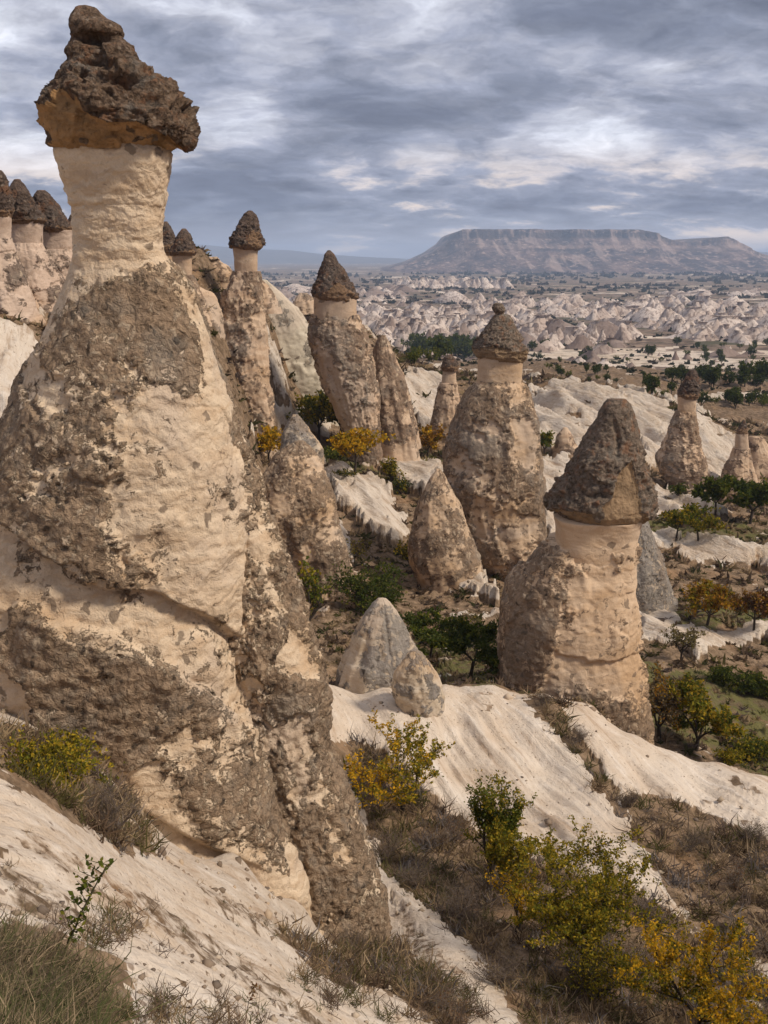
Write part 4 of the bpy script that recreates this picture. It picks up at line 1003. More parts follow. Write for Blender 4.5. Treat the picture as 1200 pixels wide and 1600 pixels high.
for rw, Y_, sd, lb in [
    ([(402,312,338),(412,304,352),(428,300,362),(450,296,368)], 100, 141, 'large cracked tan boulder on the skyline right of the small capped spire'),
    ([(436,398,408),(446,396,420),(462,392,430),(490,388,440)], 97, 143, 'brown boulder on the skyline at the foot of the slim spire neck'),
    ([(448,300,312),(460,292,330),(490,285,345),(540,280,352)], 92, 147, 'low dark rock in the cleft left of the slim spire'),
    ([(458,468,480),(470,460,492),(490,452,505)], 118, 149, 'low rounded rock left of the wide capped spire neck')]:
    outcrop('boulder', rw, Y_, M_FARR, lb, 'rock', nring=50, nseg=70, seed=sd, amp=0.12, crust_bias=0.45, low=0.16)
# far small cones in the valley
for rw, Y_, sd, lb in [
    ([(586,1022,1026),(596,1019,1031),(612,1017,1035),(632,1016,1038)], 225, 151, 'grey cone in the valley, just left of the far dark pointed cap'),
    ([(580,1040,1048),(590,1036,1052),(606,1034,1054)], 250, 153, 'small pinkish cone behind the far dark pointed cap'),
    ([(582,1124,1136),(592,1118,1140),(608,1113,1145),(618,1111,1148)], 240, 155, 'broad grey cone among dark trees near the right edge of the valley'),
    ([(598,1172,1180),(602,1164,1184),(612,1160,1188)], 245, 157, 'low rounded pink rock at the right, in the far valley'),
    ([(607,1003,1008),(612,1001,1010),(622,1000,1012)], 228, 159, 'smallest grey cone left of the valley cones'),
    ([(668,880,886),(680,872,894),(700,866,902),(722,862,908)], 104, 161, 'pale rock cone behind the dark conical cap at right')]:
    outcrop('rock_cone', rw, Y_, M_FARR, lb, 'rock', nring=40, nseg=50, seed=sd, amp=0.08, crust_bias=0.4, low=0.12)

# ------------------------------------------------------------------ plants
def leaf_mat():
    m, T = new_mat('leaves')
    c = T.new('ShaderNodeAttribute', {'attribute_name': 'col'}).outputs['Color']
    d = T.new('ShaderNodeBsdfDiffuse', Color=c, Roughness=0.9); t = T.new('ShaderNodeBsdfTranslucent', Color=c)
    mx = T.new('ShaderNodeMixShader', i0=0.35, i1=d.outputs[0], i2=t.outputs[0])
    T.new('ShaderNodeOutputMaterial', Surface=mx.outputs[0]); return m
M_LEAF = leaf_mat()
def bark_mat(name, c1, c2):
    m, T = new_mat(name); P = T.new('ShaderNodeNewGeometry').outputs['Position']
    n = T.noise(T.vmath('MULTIPLY', P, (1, 1, 0.3)), 30, 4, 0.6)
    finish(T, T.mix(n, c1, c2), 0.9, bump(T, n, 0.6, 0.02)); return m
M_BARK = bark_mat('bark', (0.035, 0.027, 0.022), (0.085, 0.066, 0.052))
M_TWIG = bark_mat('dry_twigs', (0.10, 0.075, 0.06), (0.20, 0.155, 0.125))

def tubes(segs, ns=5):
    """segs: list of (p0, p1, r0, r1)"""
    V, F, off = [], [], 0
    a = np.linspace(0, 2 * math.pi, ns, endpoint=False)
    for p0, p1, r0, r1 in segs:
        d = p1 - p0; L = np.linalg.norm(d)
        if L < 1e-6: continue
        d = d / L; u = np.cross(d, [0.3, 0.9, 0.1]); u /= np.linalg.norm(u); v = np.cross(d, u)
        ring = np.cos(a)[:, None] * u + np.sin(a)[:, None] * v
        V += [p0 + ring * r0, p1 + ring * r1]
        j = np.arange(ns); jn = (j + 1) % ns
        F.append(np.stack([off + j, off + jn, off + ns + jn, off + ns + j], 1)); off += 2 * ns
    return np.concatenate(V), np.concatenate(F)

def leaves(pos, size, rg, col):
    n = len(pos)
    a = rg.normal(size=(n, 3)); a[:, 2] += 0.2; a /= np.linalg.norm(a, axis=1)[:, None]
    b = np.cross(a, rg.normal(size=(n, 3))); b /= np.linalg.norm(b, axis=1)[:, None]
    s = (size * rg.uniform(0.6, 1.3, n))[:, None]
    V = np.stack([pos, pos + a * s * 0.55 + b * s * 0.3, pos + a * s * 1.1, pos + a * s * 0.55 - b * s * 0.3], 1).reshape(-1, 3)
    F = np.arange(4 * n).reshape(-1, 4)
    return V, F, np.repeat(col, 4, 0)

def grow(seed, h, w, levels=3, multi=False, upright=0.5, sparse=1.0, trunk=0.16, lean=0.0):
    """skeleton of a small wild fruit tree; returns branch segments and twig points"""
    rg = np.random.default_rng(seed); segs = []; tips = []
    def branch(p, d, L, r, lev):
        n = 5 if lev < 2 else 4
        q = p; dd = d
        for i in range(n):
            dd = dd + rg.normal(0, 0.16 + 0.05 * lev, 3) + np.array([0, 0, 0.10 * upright]); dd /= np.linalg.norm(dd)
            e = q + dd * L / n
            r1 = r * (1 - 0.13) if i < n - 1 or lev < levels else r * 0.4
            segs.append((q, e, r, r1, lev)); 
            if lev >= levels - 1:
                for _ in range(3): tips.append((q + (e - q) * rg.random(), dd, lev))
            r = r1; q = e
            if lev < levels and i >= (1 if lev else 0):
                for _ in range(2 if rg.random() < 0.75 * sparse else 1):
                    side = rg.normal(size=3); side[2] = abs(side[2]) * upright; side /= np.linalg.norm(side)
                    nd = dd * (0.55 + 0.3 * upright) + side * 0.8; nd /= np.linalg.norm(nd)
                    branch(q, nd, L * rg.uniform(0.42, 0.68), r * 0.55, lev + 1)
    if multi:
        for _ in range(5):
            d = np.array([rg.normal(0, 0.5), rg.normal(0, 0.5), 1.0]); d /= np.linalg.norm(d)
            branch(np.zeros(3), d, 0.62, 0.028, 0)
    else:
        p = np.array([0, 0, -0.05]); e = np.array([lean * 0.3, 0, trunk]); segs.append((p, e, 0.035, 0.028, 0))
        nb = 4
        for i in range(nb):
            a = 2 * math.pi * (i + rg.random() * 0.7) / nb
            d = np.array([math.cos(a) * 0.75 + lean, math.sin(a) * 0.75, 0.6 + 0.5 * upright]); d /= np.linalg.norm(d)
            branch(e, d, rg.uniform(0.48, 0.62), 0.02, 1)
    P = np.array([s[1] for s in segs]); zt = np.percentile(P[:, 2], 99); wx = np.percentile(np.abs(P[:, 0] - np.median(P[:, 0])), 97)
    T_ = np.array([t[0] for t in tips]); shx = np.median(T_[:, 0]) / max(0.2, np.median(T_[:, 2])); shy = np.median(T_[:, 1]) / max(0.2, np.median(T_[:, 2]))
    def sh(v): return v - np.array([shx * v[2], shy * v[2], 0])
    segs = [(sh(s[0]), sh(s[1])) + s[2:] for s in segs]; tips = [(sh(t[0]),) + t[1:] for t in tips]
    P = np.array([s[1] for s in segs]); wx = np.percentile(np.abs(P[:, 0]), 96)
    S = np.array([w / 2 / wx, w / 2 / wx, h / zt])
    out = [(s[0] * S, s[1] * S, s[2] * h, s[3] * h, s[4]) for s in segs]
    tp = [(t[0] * S, t[1], t[2]) for t in tips]
    return out, tp, rg

COLS = {
 'olive': [(0.22, 0.185, 0.022), (0.10, 0.10, 0.018), (0.34, 0.24, 0.024)],
 'yellow': [(0.60, 0.35, 0.022), (0.48, 0.28, 0.022), (0.28, 0.21, 0.024)],
 'yellowgreen': [(0.28, 0.235, 0.026), (0.13, 0.13, 0.02), (0.40, 0.27, 0.03)],
 'green': [(0.11, 0.13, 0.022), (0.07, 0.09, 0.018), (0.18, 0.17, 0.026)],
 'dark': [(0.05, 0.068, 0.018), (0.07, 0.09, 0.022), (0.10, 0.11, 0.026)],
 'orange': [(0.34, 0.16, 0.026), (0.22, 0.12, 0.024), (0.38, 0.22, 0.024)],
 'redbrown': [(0.17, 0.075, 0.035), (0.12, 0.065, 0.03), (0.2, 0.12, 0.04)],
 'pale': [(0.30, 0.24, 0.10), (0.22, 0.17, 0.07), (0.18, 0.15, 0.05)],
 'brown': [(0.15, 0.105, 0.06), (0.11, 0.08, 0.05), (0.2, 0.15, 0.08)],
}
def tree_meshes(seed, h, w, kind, nleaf, lsize, kind2=None, side=0.0, **kw):
    lift = kw.pop('lift', False)
    segs, tips, rg = grow(seed, h, w, **kw)
    kw['lift'] = lift
    big = [(a, b, c, d) for a, b, c, d, l in segs if l < 2]; tw = [(a, b, c, max(d, c * 0.5)) for a, b, c, d, l in segs if l >= 2]
    V1, F1 = tubes(big, 6); V2, F2 = tubes(tw, 3)
    F2 = F2 + len(V1)
    tm = mesh_np('trunk', np.vstack([V1, V2]), np.vstack([F1, F2]))
    tp = np.array([t[0] for t in tips]); td = np.array([t[1] for t in tips])
    idx = rg.integers(0, len(tp), nleaf)
    pos = tp[idx] + rg.normal(0, 1, (nleaf, 3)) * h * 0.013 + td[idx] * (rg.random(nleaf) * h * 0.05)[:, None]
    if not kw.get('multi'):
        low = pos[:, 2] < h * (0.34 if kw.get('lift') else 0.2); pos = pos[~low]; nleaf = len(pos)
    pos[:, 2] = np.maximum(pos[:, 2], h * 0.03)
    pal = np.array(COLS[kind]); pal2 = np.array(COLS[kind2 or kind])
    ph = fbm(pos[:, 0], pos[:, 1], pos[:, 2], 2.2 / h * 1.2, 2)
    sel = (ph + side * pos[:, 0] / w + rg.normal(0, 0.12, nleaf)) > 0.08
    c = np.where(sel[:, None], pal2[rg.integers(0, 3, nleaf)], pal[rg.integers(0, 3, nleaf)]) * rg.uniform(0.75, 1.3, nleaf)[:, None]
    V, F, cc = leaves(pos, lsize, rg, c)
    cm = mesh_np('crown', V, F, {'col': cc}, smooth=False)
    return tm, cm
def plant(name, cat, px, py, hp, wp, kind, label, seed, nleaf, lsize, y0=2, y1=400, kind2=None, side=0.0, group=None, bark=None, sink=0.0, **kw):
    p = ground_at(px, py, y0, y1); m_ = mpp(px, py, p[1]); h, w = hp * m_, wp * m_
    tm, cm = tree_meshes(seed, h, w, kind, nleaf, lsize * h, kind2, side, **kw)
    root = empty(name, (p[0], p[1], p[2] - sink), label, cat, group)
    obj_np('trunk', tm, bark or M_BARK, root); obj_np('crown', cm, M_LEAF, root)
    return root

# near plants
plant('bush', 'bush', 84, 1275, 118, 108, 'yellowgreen', 'dense yellow green bush in the hollow at the foot of the huge spire', 201, 9000, 0.05, 9.6, 14, kind2='olive', multi=True, upright=0.6)
plant('bush', 'bush', 172, 1345, 95, 105, 'brown', 'dry brown twiggy bush beside the yellow green one on the left', 203, 700, 0.03, 9.2, 13, multi=True, upright=0.8, bark=M_TWIG)
plant('almond_tree', 'tree', 628, 1268, 130, 150, 'yellowgreen', 'small spreading yellow leaved tree below the egg shaped rock', 205, 5600, 0.036, 22, 28, kind2='yellow', side=-0.4, multi=False, upright=0.7)
plant('almond_tree', 'tree', 770, 1372, 165, 72, 'green', 'tall narrow green tree in the gully, right of the small yellow one', 207, 6500, 0.028, 18, 24, kind2='yellowgreen', upright=1.3, trunk=0.1)
plant('almond_tree', 'tree', 788, 1392, 110, 62, 'yellowgreen', 'yellow green bushy tree in front of the narrow green one', 208, 5500, 0.040, 16, 23, kind2='olive', upright=0.9, trunk=0.1)
plant('almond_tree', 'tree', 905, 1522, 195, 205, 'olive', 'large round olive green tree, biggest in the foreground gully', 209, 17000, 0.025, 14, 20, kind2='yellowgreen', side=-0.3, upright=0.6)
plant('almond_tree', 'tree', 806, 1455, 110, 70, 'yellow', 'bright yellow slender tree at the left of the large olive one', 211, 1600, 0.04, 14, 20, kind2='yellowgreen', upright=0.8, lean=0.3)
plant('almond_tree', 'tree', 1095, 1625, 190, 190, 'yellow', 'yellow leaved tree cut by the bottom right corner', 213, 10000, 0.028, 12, 18, kind2='olive', upright=0.7)
plant('almond_tree', 'tree', 930, 1560, 90, 120, 'olive', 'low olive shrub under the large round olive tree', 215, 3000, 0.045, 12, 18, multi=True, upright=0.4)
# middle ground
MID = [
 ('bush', 582, 955, 66, 110, 'dark', 'green', 'dark green spreading bush above the pale pointed cone', 52, 62, dict(multi=True, upright=0.4), 4500, .07),
 ('orchard_tree', 735, 1058, 88, 110, 'dark', 'green', 'wide dark green tree behind the ridge, left of the capped column', 40, 48, dict(upright=0.5), 4500, .07),
 ('orchard_tree', 672, 1030, 66, 70, 'dark', 'green', 'dark green tree behind the right shoulder of the pointed cone', 42, 54, dict(upright=0.5), 3000, .08),
 ('almond_tree', 478, 1010, 140, 84, 'green', 'yellowgreen', 'sparse thin yellow green tree hugging the edge of the huge spire', 40, 50, dict(upright=0.6, sparse=0.5), 900, .045),
 ('bush', 646, 888, 46, 42, 'olive', 'yellowgreen', 'small olive bush left of the mottled leaning cone', 62, 76, dict(multi=True, upright=0.8), 1500, .09),
 ('almond_tree', 1086, 1172, 105, 92, 'yellowgreen', 'green', 'bright yellow green tree with a dark slanting trunk at right', 36, 44, dict(upright=0.6, lean=0.25), 5000, .06),
 ('almond_tree', 1030, 1150, 95, 70, 'brown', 'orange', 'brownish orange half bare tree beside the foot of the capped column', 36, 46, dict(upright=0.7), 1900, .055),
 ('almond_tree', 1068, 1110, 60, 50, 'brown', 'olive', 'dark bare branched small tree behind the bright yellow green one', 38, 50, dict(upright=0.7), 800, .07),
 ('orchard_tree', 1105, 977, 66, 62, 'orange', 'olive', 'round orange and olive tree beyond the white path', 54, 66, dict(upright=0.6), 2600, .08),
 ('orchard_tree', 1178, 985, 62, 58, 'redbrown', 'orange', 'reddish brown tree at the right edge beyond the white path', 54, 66, dict(upright=0.6), 2000, .08),
 ('orchard_tree', 1064, 1034, 55, 52, 'pale', 'brown', 'pale half bare tree in front of the white path', 46, 56, dict(upright=0.7), 1100, .07),
 ('orchard_tree', 1118, 803, 56, 62, 'green', 'dark', 'dark green round tree, left of the pair near the right edge', 82, 100, dict(upright=0.5), 2800, .1),
 ('orchard_tree', 1172, 818, 66, 70, 'dark', 'green', 'largest dark green tree, at the right edge of the pair', 82, 100, dict(upright=0.5), 3000, .1),
 ('orchard_tree', 1057, 840, 44, 36, 'yellowgreen', 'green', 'little light green tree, left one below the dark pair', 76, 92, dict(upright=0.6), 1300, .11),
 ('orchard_tree', 1091, 845, 48, 56, 'olive', 'green', 'little olive tree, right one below the dark pair', 76, 92, dict(upright=0.5), 1500, .11),
 ('orchard_tree', 418, 697, 58, 62, 'yellow', 'yellow', 'golden yellow tree at the foot of the slim spire', 86, 88.5, dict(upright=0.6), 1500, .09),
 ('orchard_tree', 498, 692, 74, 70, 'olive', 'green', 'olive green tree in front of the pale rock face', 92, 112, dict(upright=0.8), 2600, .08),
 ('orchard_tree', 530, 690, 66, 46, 'yellowgreen', 'green', 'bright green tree touching the olive one before the wide capped spire', 94, 116, dict(upright=0.9), 1800, .1),
 ('orchard_tree', 554, 742, 68, 74, 'yellow', 'yellow', 'lemon yellow tree with a dark stem on the pale terrace', 86, 102, dict(upright=0.8), 1700, .09),
 ('bush', 611, 752, 34, 30, 'olive', 'yellowgreen', 'small olive shrub right of the lemon yellow tree', 84, 100, dict(multi=True, upright=0.8), 800, .13),
 ('bush', 626, 772, 24, 24, 'dark', 'olive', 'tiny dark shrub on the white slope left of the tall spire', 80, 96, dict(multi=True, upright=0.8), 600, .15),
 ('orchard_tree', 646, 712, 44, 44, 'redbrown', 'orange', 'rusty brown tree at the foot of the rock fins', 98, 116, dict(upright=0.6), 1100, .1),
 ('orchard_tree', 668, 714, 46, 42, 'orange', 'yellow', 'amber tree left of the small spotted spire', 98, 116, dict(upright=0.6), 1200, .1),
 ('orchard_tree', 850, 712, 36, 26, 'green', 'olive', 'small green tree just right of the tall spire', 96, 112, dict(upright=0.6), 800, .13),
 ('bush', 520, 718, 16, 50, 'green', 'dark', 'low green bush under the bright green tree', 92, 110, dict(multi=True, upright=0.2), 900, .25),
 ('bush', 1130, 1070, 26, 60, 'dark', 'green', 'dark low bush above the bright yellow green tree', 44, 56, dict(multi=True, upright=0.3), 2000, .16),
 ('bush', 1185, 1085, 30, 60, 'dark', 'green', 'dark low bush at the right edge beside the scrub bank', 42, 56, dict(multi=True, upright=0.3), 2000, .16),
 ('bush', 1175, 1185, 30, 60, 'green', 'yellowgreen', 'leafy green bush at the right edge just above the ridge', 34, 46, dict(multi=True, upright=0.3), 2200, .14),
 ('bush', 1140, 1192, 22, 40, 'yellowgreen', 'olive', 'yellowish low bush peeking over the ridge at right', 34, 46, dict(multi=True, upright=0.3), 1600, .16),
 ('bush', 720, 1180 - 200, 14, 60, 'brown', 'olive', 'brown low bush beside the thin path left of the capped column', 50, 62, dict(multi=True, upright=0.3), 900, .2),
 ('bush', 560, 868, 22, 36, 'brown', 'olive', 'round dry bush on the pale slope by the large capless cone', 60, 76, dict(multi=True, upright=0.5), 900, .16),
 ('bush', 540, 745, 12, 34, 'dark', 'olive', 'flat dark bush left below the lemon yellow tree', 84, 98, dict(multi=True, upright=0.3), 600, .2),
 ('bush', 1060, 775, 18, 26, 'dark', 'green', 'dark little bush at the base of the spotted conical spire', 86, 106, dict(multi=True, upright=0.6), 600, .2),
]
for i, (nm, px, py, hp, wp, k1, k2, lb, ya, yb, kw, nl, ls) in enumerate(MID):
    if nm == 'orchard_tree': kw.update(lift=True, trunk=0.34)
    plant(nm, 'bush' if nm == 'bush' else 'tree', px, py, hp, wp, k1, lb, 300 + i, nl, ls, ya, yb, kind2=k2, **kw)

DB = [(560,1235,50,60,'left side of the gully by the small yellow tree'),(600,1345,46,70,'beside the right foot of the huge spire'),(650,1385,44,70,'in the gully below the small yellow tree'),(700,1320,40,60,'just below the narrow green tree'),
      (720,1440,50,80,'left of the large olive tree'),(780,1540,60,90,'at the bottom, left of the large olive tree'),(985,1530,60,90,'between the large olive tree and the yellow corner tree'),(1010,1440,44,64,'right of the large olive tree on the pale tongue edge'),
      (1080,1330,40,56,'in the middle of the right hand scrub slope'),(1150,1390,46,60,'low on the right hand scrub slope'),(1180,1320,36,50,'at the right edge of the scrub slope'),(985,1262,34,44,'at the top of the right hand scrub slope'),
      (850,1100,24,44,'on the ridge crest below the capped column'),(905,1160,24,36,'in the dirt streak below the capped column'),(550,1490,46,60,'at the very foot of the huge spire'),(700,1590,50,70,'at the bottom edge of the view')]
for i, (px, py, hp, wp, lb) in enumerate(DB):
    plant('dry_bush', 'bush', px, py, hp, wp, 'brown' if i % 3 else 'redbrown', 'grey brown dry bush ' + lb, 700 + i, 420, 0.05, 8, 36, multi=True, upright=0.5, bark=M_TWIG, group='dry bushes on the near slopes')

# far dark trees: copies of a few kinds
def far_trees():
    kinds = []
    for sd, (h, w, k) in enumerate([(4.0, 4.6, 'dark'), (5.5, 3.2, 'dark'), (3.2, 4.4, 'green')]):
        kinds.append(tree_meshes(500 + sd, h, w, k, 420, 0.16 * h, upright=0.6 if sd != 1 else 1.2, levels=2, trunk=0.1))
    rg = np.random.default_rng(3)
    spots = []
    def cl(n, xa, xb, ya, yb, k, s=1.0):
        for _ in range(n): spots.append((rg.uniform(xa, xb), rg.uniform(ya, yb), k if k is not None else rg.integers(0, 3), s * rg.uniform(0.7, 1.25)))
    cl(10, 652, 735, 556, 566, 0, 1.5); cl(6, 630, 690, 560, 572, 2, 1.1)
    cl(9, 1095, 1205, 598, 608, 1, 1.0); cl(14, 1090, 1210, 626, 640, None, .75); cl(6, 1000, 1060, 612, 626, None, .7)
    cl(20, 840, 980, 560, 600, None, .45); cl(18, 980, 1200, 556, 592, None, .45); cl(22, 830, 1200, 540, 560, None, .5)
    cl(14, 640, 800, 535, 556, None, .6); cl(7, 1040, 1110, 592, 604, 1, .8)
    protos = {}
    lab = {0: 'round dark green tree out in the far valley', 1: 'tall dark green tree out in the far valley', 2: 'low spreading green tree out in the far valley'}
    def where_(px, py):
        if px < 800 and py > 545: return 'in the dark grove behind the small spotted spire'
        if py < 556: return 'at the foot of the pale badlands'
        if px < 985: return 'on the brown flat beyond the far white ridge'
        if py < 600: return 'among the valley cones at right'
        return 'in the tree belt beyond the far white ridge, at right'
    shape_ = {0: 'round dark green tree ', 1: 'tall dark green tree ', 2: 'low spreading green tree '}
    for (px, py, k, s) in spots:
        p = ground_at(px, py, 165, 700)
        if k not in protos:
            r0 = empty('valley_tree', p, lab[k], 'tree', ['round trees scattered over the far valley', 'tall trees scattered over the far valley', 'low trees scattered over the far valley'][k])
            t = obj_np('trunk', kinds[k][0], M_BARK, r0); c = obj_np('crown', kinds[k][1], M_LEAF, r0)
            protos[k] = (r0, t, c); r = r0
        else:
            r0, t, c = protos[k]
            r = r0.copy(); C.objects.link(r); 
            for q in (t, c):
                qq = q.copy(); C.objects.link(qq); qq.parent = r
        r['label'] = shape_[int(k)] + where_(px, py)
        r.location = p; sc = s * p[1] / 260 * 0.9; r.scale = (sc, sc, sc); r.rotation_euler = (0, 0, rg.uniform(0, 6.28))
far_trees()

# ------------------------------------------------------------------ scrub, grass, stones (stuff)
def clumps(name, pts, sizes, nblade, rg, pal, label, width=0.05, up=0.9, matn=None, spread=0.8):
    """radiating thin blades/twigs, one joined mesh"""
    n = len(pts); B = n * nblade
    base = np.repeat(pts, nblade, 0); s = np.repeat(sizes, nblade)[:, None]
    d = rg.normal(size=(B, 3)) * np.array([spread, spread, 0.45]); d[:, 2] = np.abs(d[:, 2]) + up * 0.5; d /= np.linalg.norm(d, axis=1)[:, None]
    sd = np.cross(d, rg.normal(size=(B, 3))); sd /= np.linalg.norm(sd, axis=1)[:, None]
    b0 = base + rg.normal(size=(B, 3)) * s * np.array([.25, .25, .0])
    L = s * rg.uniform(0.5, 1.15, (B, 1)); wd = s * width
    mid = b0 + d * L * 0.55 + sd * wd * 0.0
    bend = rg.normal(size=(B, 3)) * 0.2; tip = b0 + (d + bend) * L
    V = np.stack([b0 - sd * wd, b0 + sd * wd, mid + sd * wd * 0.9, tip, mid - sd * wd * 0.9], 1)
    Vq = V.reshape(-1, 3); i = np.arange(B) * 5
    F = np.concatenate([np.stack([i, i + 1, i + 2, i + 4], 1)]); T3 = np.stack([i + 4, i + 2, i + 3], 1)
    pal = np.array(pal); cc = np.repeat(pal[rg.integers(0, len(pal), n)], nblade, 0) * rg.uniform(0.65, 1.35, (B, 1))
    me = bpy.data.meshes.new(name)
    me.vertices.add(len(Vq)); me.vertices.foreach_set('co', Vq.astype(np.float32).ravel())
    me.loops.add(B * 7); me.loops.foreach_set('vertex_index', np.concatenate([F.ravel(), T3.ravel()]).astype(np.int32))
    me.polygons.add(2 * B); me.polygons.foreach_set('loop_start', np.concatenate([np.arange(B) * 4, 4 * B + np.arange(B) * 3]).astype(np.int32))
    me.polygons.foreach_set('loop_total', np.concatenate([np.full(B, 4), np.full(B, 3)]).astype(np.int32))
    me.update(calc_edges=True)
    a = me.attributes.new('col', 'FLOAT_COLOR', 'POINT'); c4 = np.ones((len(Vq), 4), np.float32); c4[:, :3] = np.repeat(cc, 5, 0); a.data.foreach_set('color', c4.ravel())
    o = obj_np(name, me, M_LEAF); tag(o, label, kind='stuff'); return o

def scatter(n, r0, r1, th0, th1, rg, want, logr=True):
    r = np.exp(rg.uniform(math.log(r0), math.log(r1), n)); th = rg.uniform(th0, th1, n)
    x, y = r * np.sin(th), r * np.cos(th); z, wh, gr = ground_z(x, y, True)
    px, py = proj(x, y, z)
    m = want(wh, gr, x, y, r, px, py)
    return np.stack([x, y, z], 1)[m], r[m], wh[m], gr[m]
rg = np.random.default_rng(77)
DRY = [(0.20, 0.138, 0.088), (0.13, 0.09, 0.062), (0.10, 0.066, 0.042), (0.30, 0.215, 0.125), (0.17, 0.128, 0.105), (0.11, 0.095, 0.038)]
p, r, _, _ = scatter(7600, 8.5, 34, -0.5, 0.5, rg, lambda wh, gr, x, y, r, px, py: (wh < 0.3))
clumps('dry_scrub', p, (0.10 + 0.012 * r) * rg.uniform(0.45, 1.5, len(p)), 22, rg, DRY + [(0.36, 0.27, 0.17), (0.30, 0.22, 0.13), (0.13, 0.12, 0.05), (0.19, 0.165, 0.155)], 'grey brown dry scrub covering the floor of the near gully', 0.03)
p, r, _, _ = scatter(12000, 35, 190, -0.5, 0.5, rg, lambda wh, gr, x, y, r, px, py: (wh < 0.3))
clumps('dry_scrub', p, 0.0055 * r * rg.lognormal(0, 0.45, len(p)).clip(.4, 2.2), 12, rg, DRY + [(0.085, 0.08, 0.03), (0.07, 0.07, 0.03), (0.30, 0.22, 0.13)], 'low brown and olive scrub over the middle slopes', 0.14, 0.5, spread=1.2)
p, r, _, _ = scatter(2600, 35, 120, -0.45, 0.5, rg, lambda wh, gr, x, y, r, px, py: (gr > 0.5))
clumps('grass', p, 0.005 * r * rg.uniform(0.5, 1.4, len(p)), 14, rg, [(0.10, 0.115, 0.03), (0.07, 0.09, 0.025), (0.16, 0.14, 0.04)], 'green grass and herbs on the valley terraces', 0.06)
p, r, _, _ = scatter(7000, 240, 1900, -0.5, 0.5, rg, lambda wh, gr, x, y, r, px, py: fbm(x, y, 0, 0.012, 3) > -0.05)
p2, r2, _, _ = scatter(2600, 1900, 4200, -0.5, 0.5, rg, lambda wh, gr, x, y, r, px, py: fbm(x, y * 3, 0, 0.0022, 3) > 0.02)
p = np.concatenate([p, p2]); r = np.concatenate([r, r2])
clumps('valley_scrub', p, 0.0035 * r * rg.uniform(0.4, 1.4, len(p)), 7, rg, [(0.04, 0.045, 0.025), (0.06, 0.06, 0.035), (0.09, 0.07, 0.05)], 'dark scrub dotted over the far valley floor', 0.4, 0.5)
p, r, _, _ = scatter(1300, 4, 34, -0.5, 0.5, rg, lambda wh, gr, x, y, r, px, py: (wh > 0.3) & (wh < 0.6))
clumps('dry_tufts', p, 0.02 + 0.006 * r * rg.uniform(0.5, 1.4, len(p)), 14, rg, DRY, 'scattered dry tufts rooted in the bare pale tuff', 0.03)

def near_grass():
    rg = np.random.default_rng(5)
    pts = []
    for _ in range(520):
        px = rg.uniform(-60, 240) * rg.uniform(0.3, 1) ; py = rg.uniform(1470, 1700)
        if py < 1500 + px * 0.45 - 20 and rg.random() < 0.93: continue
        pts.append((px, py))
    pts = np.array(pts); pts = ground_at_many(pts[:, 0], pts[:, 1], 1.5, 9)
    clumps('meadow_grass', pts, rg.uniform(0.07, 0.19, len(pts)), 34, rg, [(0.11, 0.12, 0.05), (0.15, 0.15, 0.07), (0.085, 0.09, 0.04), (0.24, 0.185, 0.11), (0.34, 0.26, 0.17), (0.16, 0.12, 0.085)], 'tangled green and straw coloured grass in the bottom left corner', 0.014, 0.8, spread=1.0)
    pts = []
    for cx, cy, n, s in [(60,1510,14,30),(150,1450,16,30),(175,1470,14,30),(350,1590,16,40),(300,1600,12,40),(520,1560,22,30),(480,1530,12,20),(700,1560,22,30),(680,1545,14,20),(560,1470,26,22),(540,1450,14,18),(720,1590,14,25),(600,1590,12,35),(230,1590,14,30)]:
        for _ in range(n): pts.append((cx + rg.normal(0, s), cy + rg.normal(0, s * 0.45)))
    pts = np.array(pts); pts = ground_at_many(pts[:, 0], pts[:, 1], 2.5, 17); r = np.hypot(pts[:, 0], pts[:, 1])
    clumps('dry_herbs', pts, 0.012 * r * rg.uniform(0.8, 1.8, len(pts)) + 0.06, 26, rg, DRY + [(0.10, 0.10, 0.04)], 'dry herbs and twigs in the rills of the foreground slope', 0.016, 0.8, spread=0.9)
near_grass()

def stones():
    rg = np.random.default_rng(9)
    p, r, _, _ = scatter(3600, 3, 34, -0.5, 0.5, rg, lambda wh, gr, x, y, r, px, py: fbm(x, y, 0, 0.6, 2) > 0.02)
    n = len(p); ico = np.array([(0,0,1),(.9,0,.3),(.28,.85,.3),(-.72,.53,.3),(-.72,-.53,.3),(.28,-.85,.3),(0,0,-.4)]); F0 = np.array([(0,1,2),(0,2,3),(0,3,4),(0,4,5),(0,5,1),(6,2,1),(6,3,2),(6,4,3),(6,5,4),(6,1,5)])
    s = (0.006 + 0.0018 * r) * rg.lognormal(0, 0.5, n)
    V = ico[None] * (1 + 0.25 * rg.normal(size=(n, 7, 3))) * s[:, None, None] + p[:, None]
    F = F0[None] + (np.arange(n) * 7)[:, None, None]
    pal = np.array([(0.22, 0.165, 0.12), (0.34, 0.27, 0.2), (0.15, 0.115, 0.09), (0.42, 0.34, 0.26)])
    c = np.repeat(pal[rg.integers(0, 4, n)], 7, 0)
    m, T = new_mat('stone'); finish(T, T.new('ShaderNodeAttribute', {'attribute_name': 'col'}).outputs['Color'], 0.95)
    o = obj_np('loose_stones', mesh_np('loose_stones', V.reshape(-1, 3), F.reshape(-1, 3), {'col': c}, smooth=False), m)
    tag(o, 'small loose stones strewn over the pale slopes', kind='stuff')
stones()

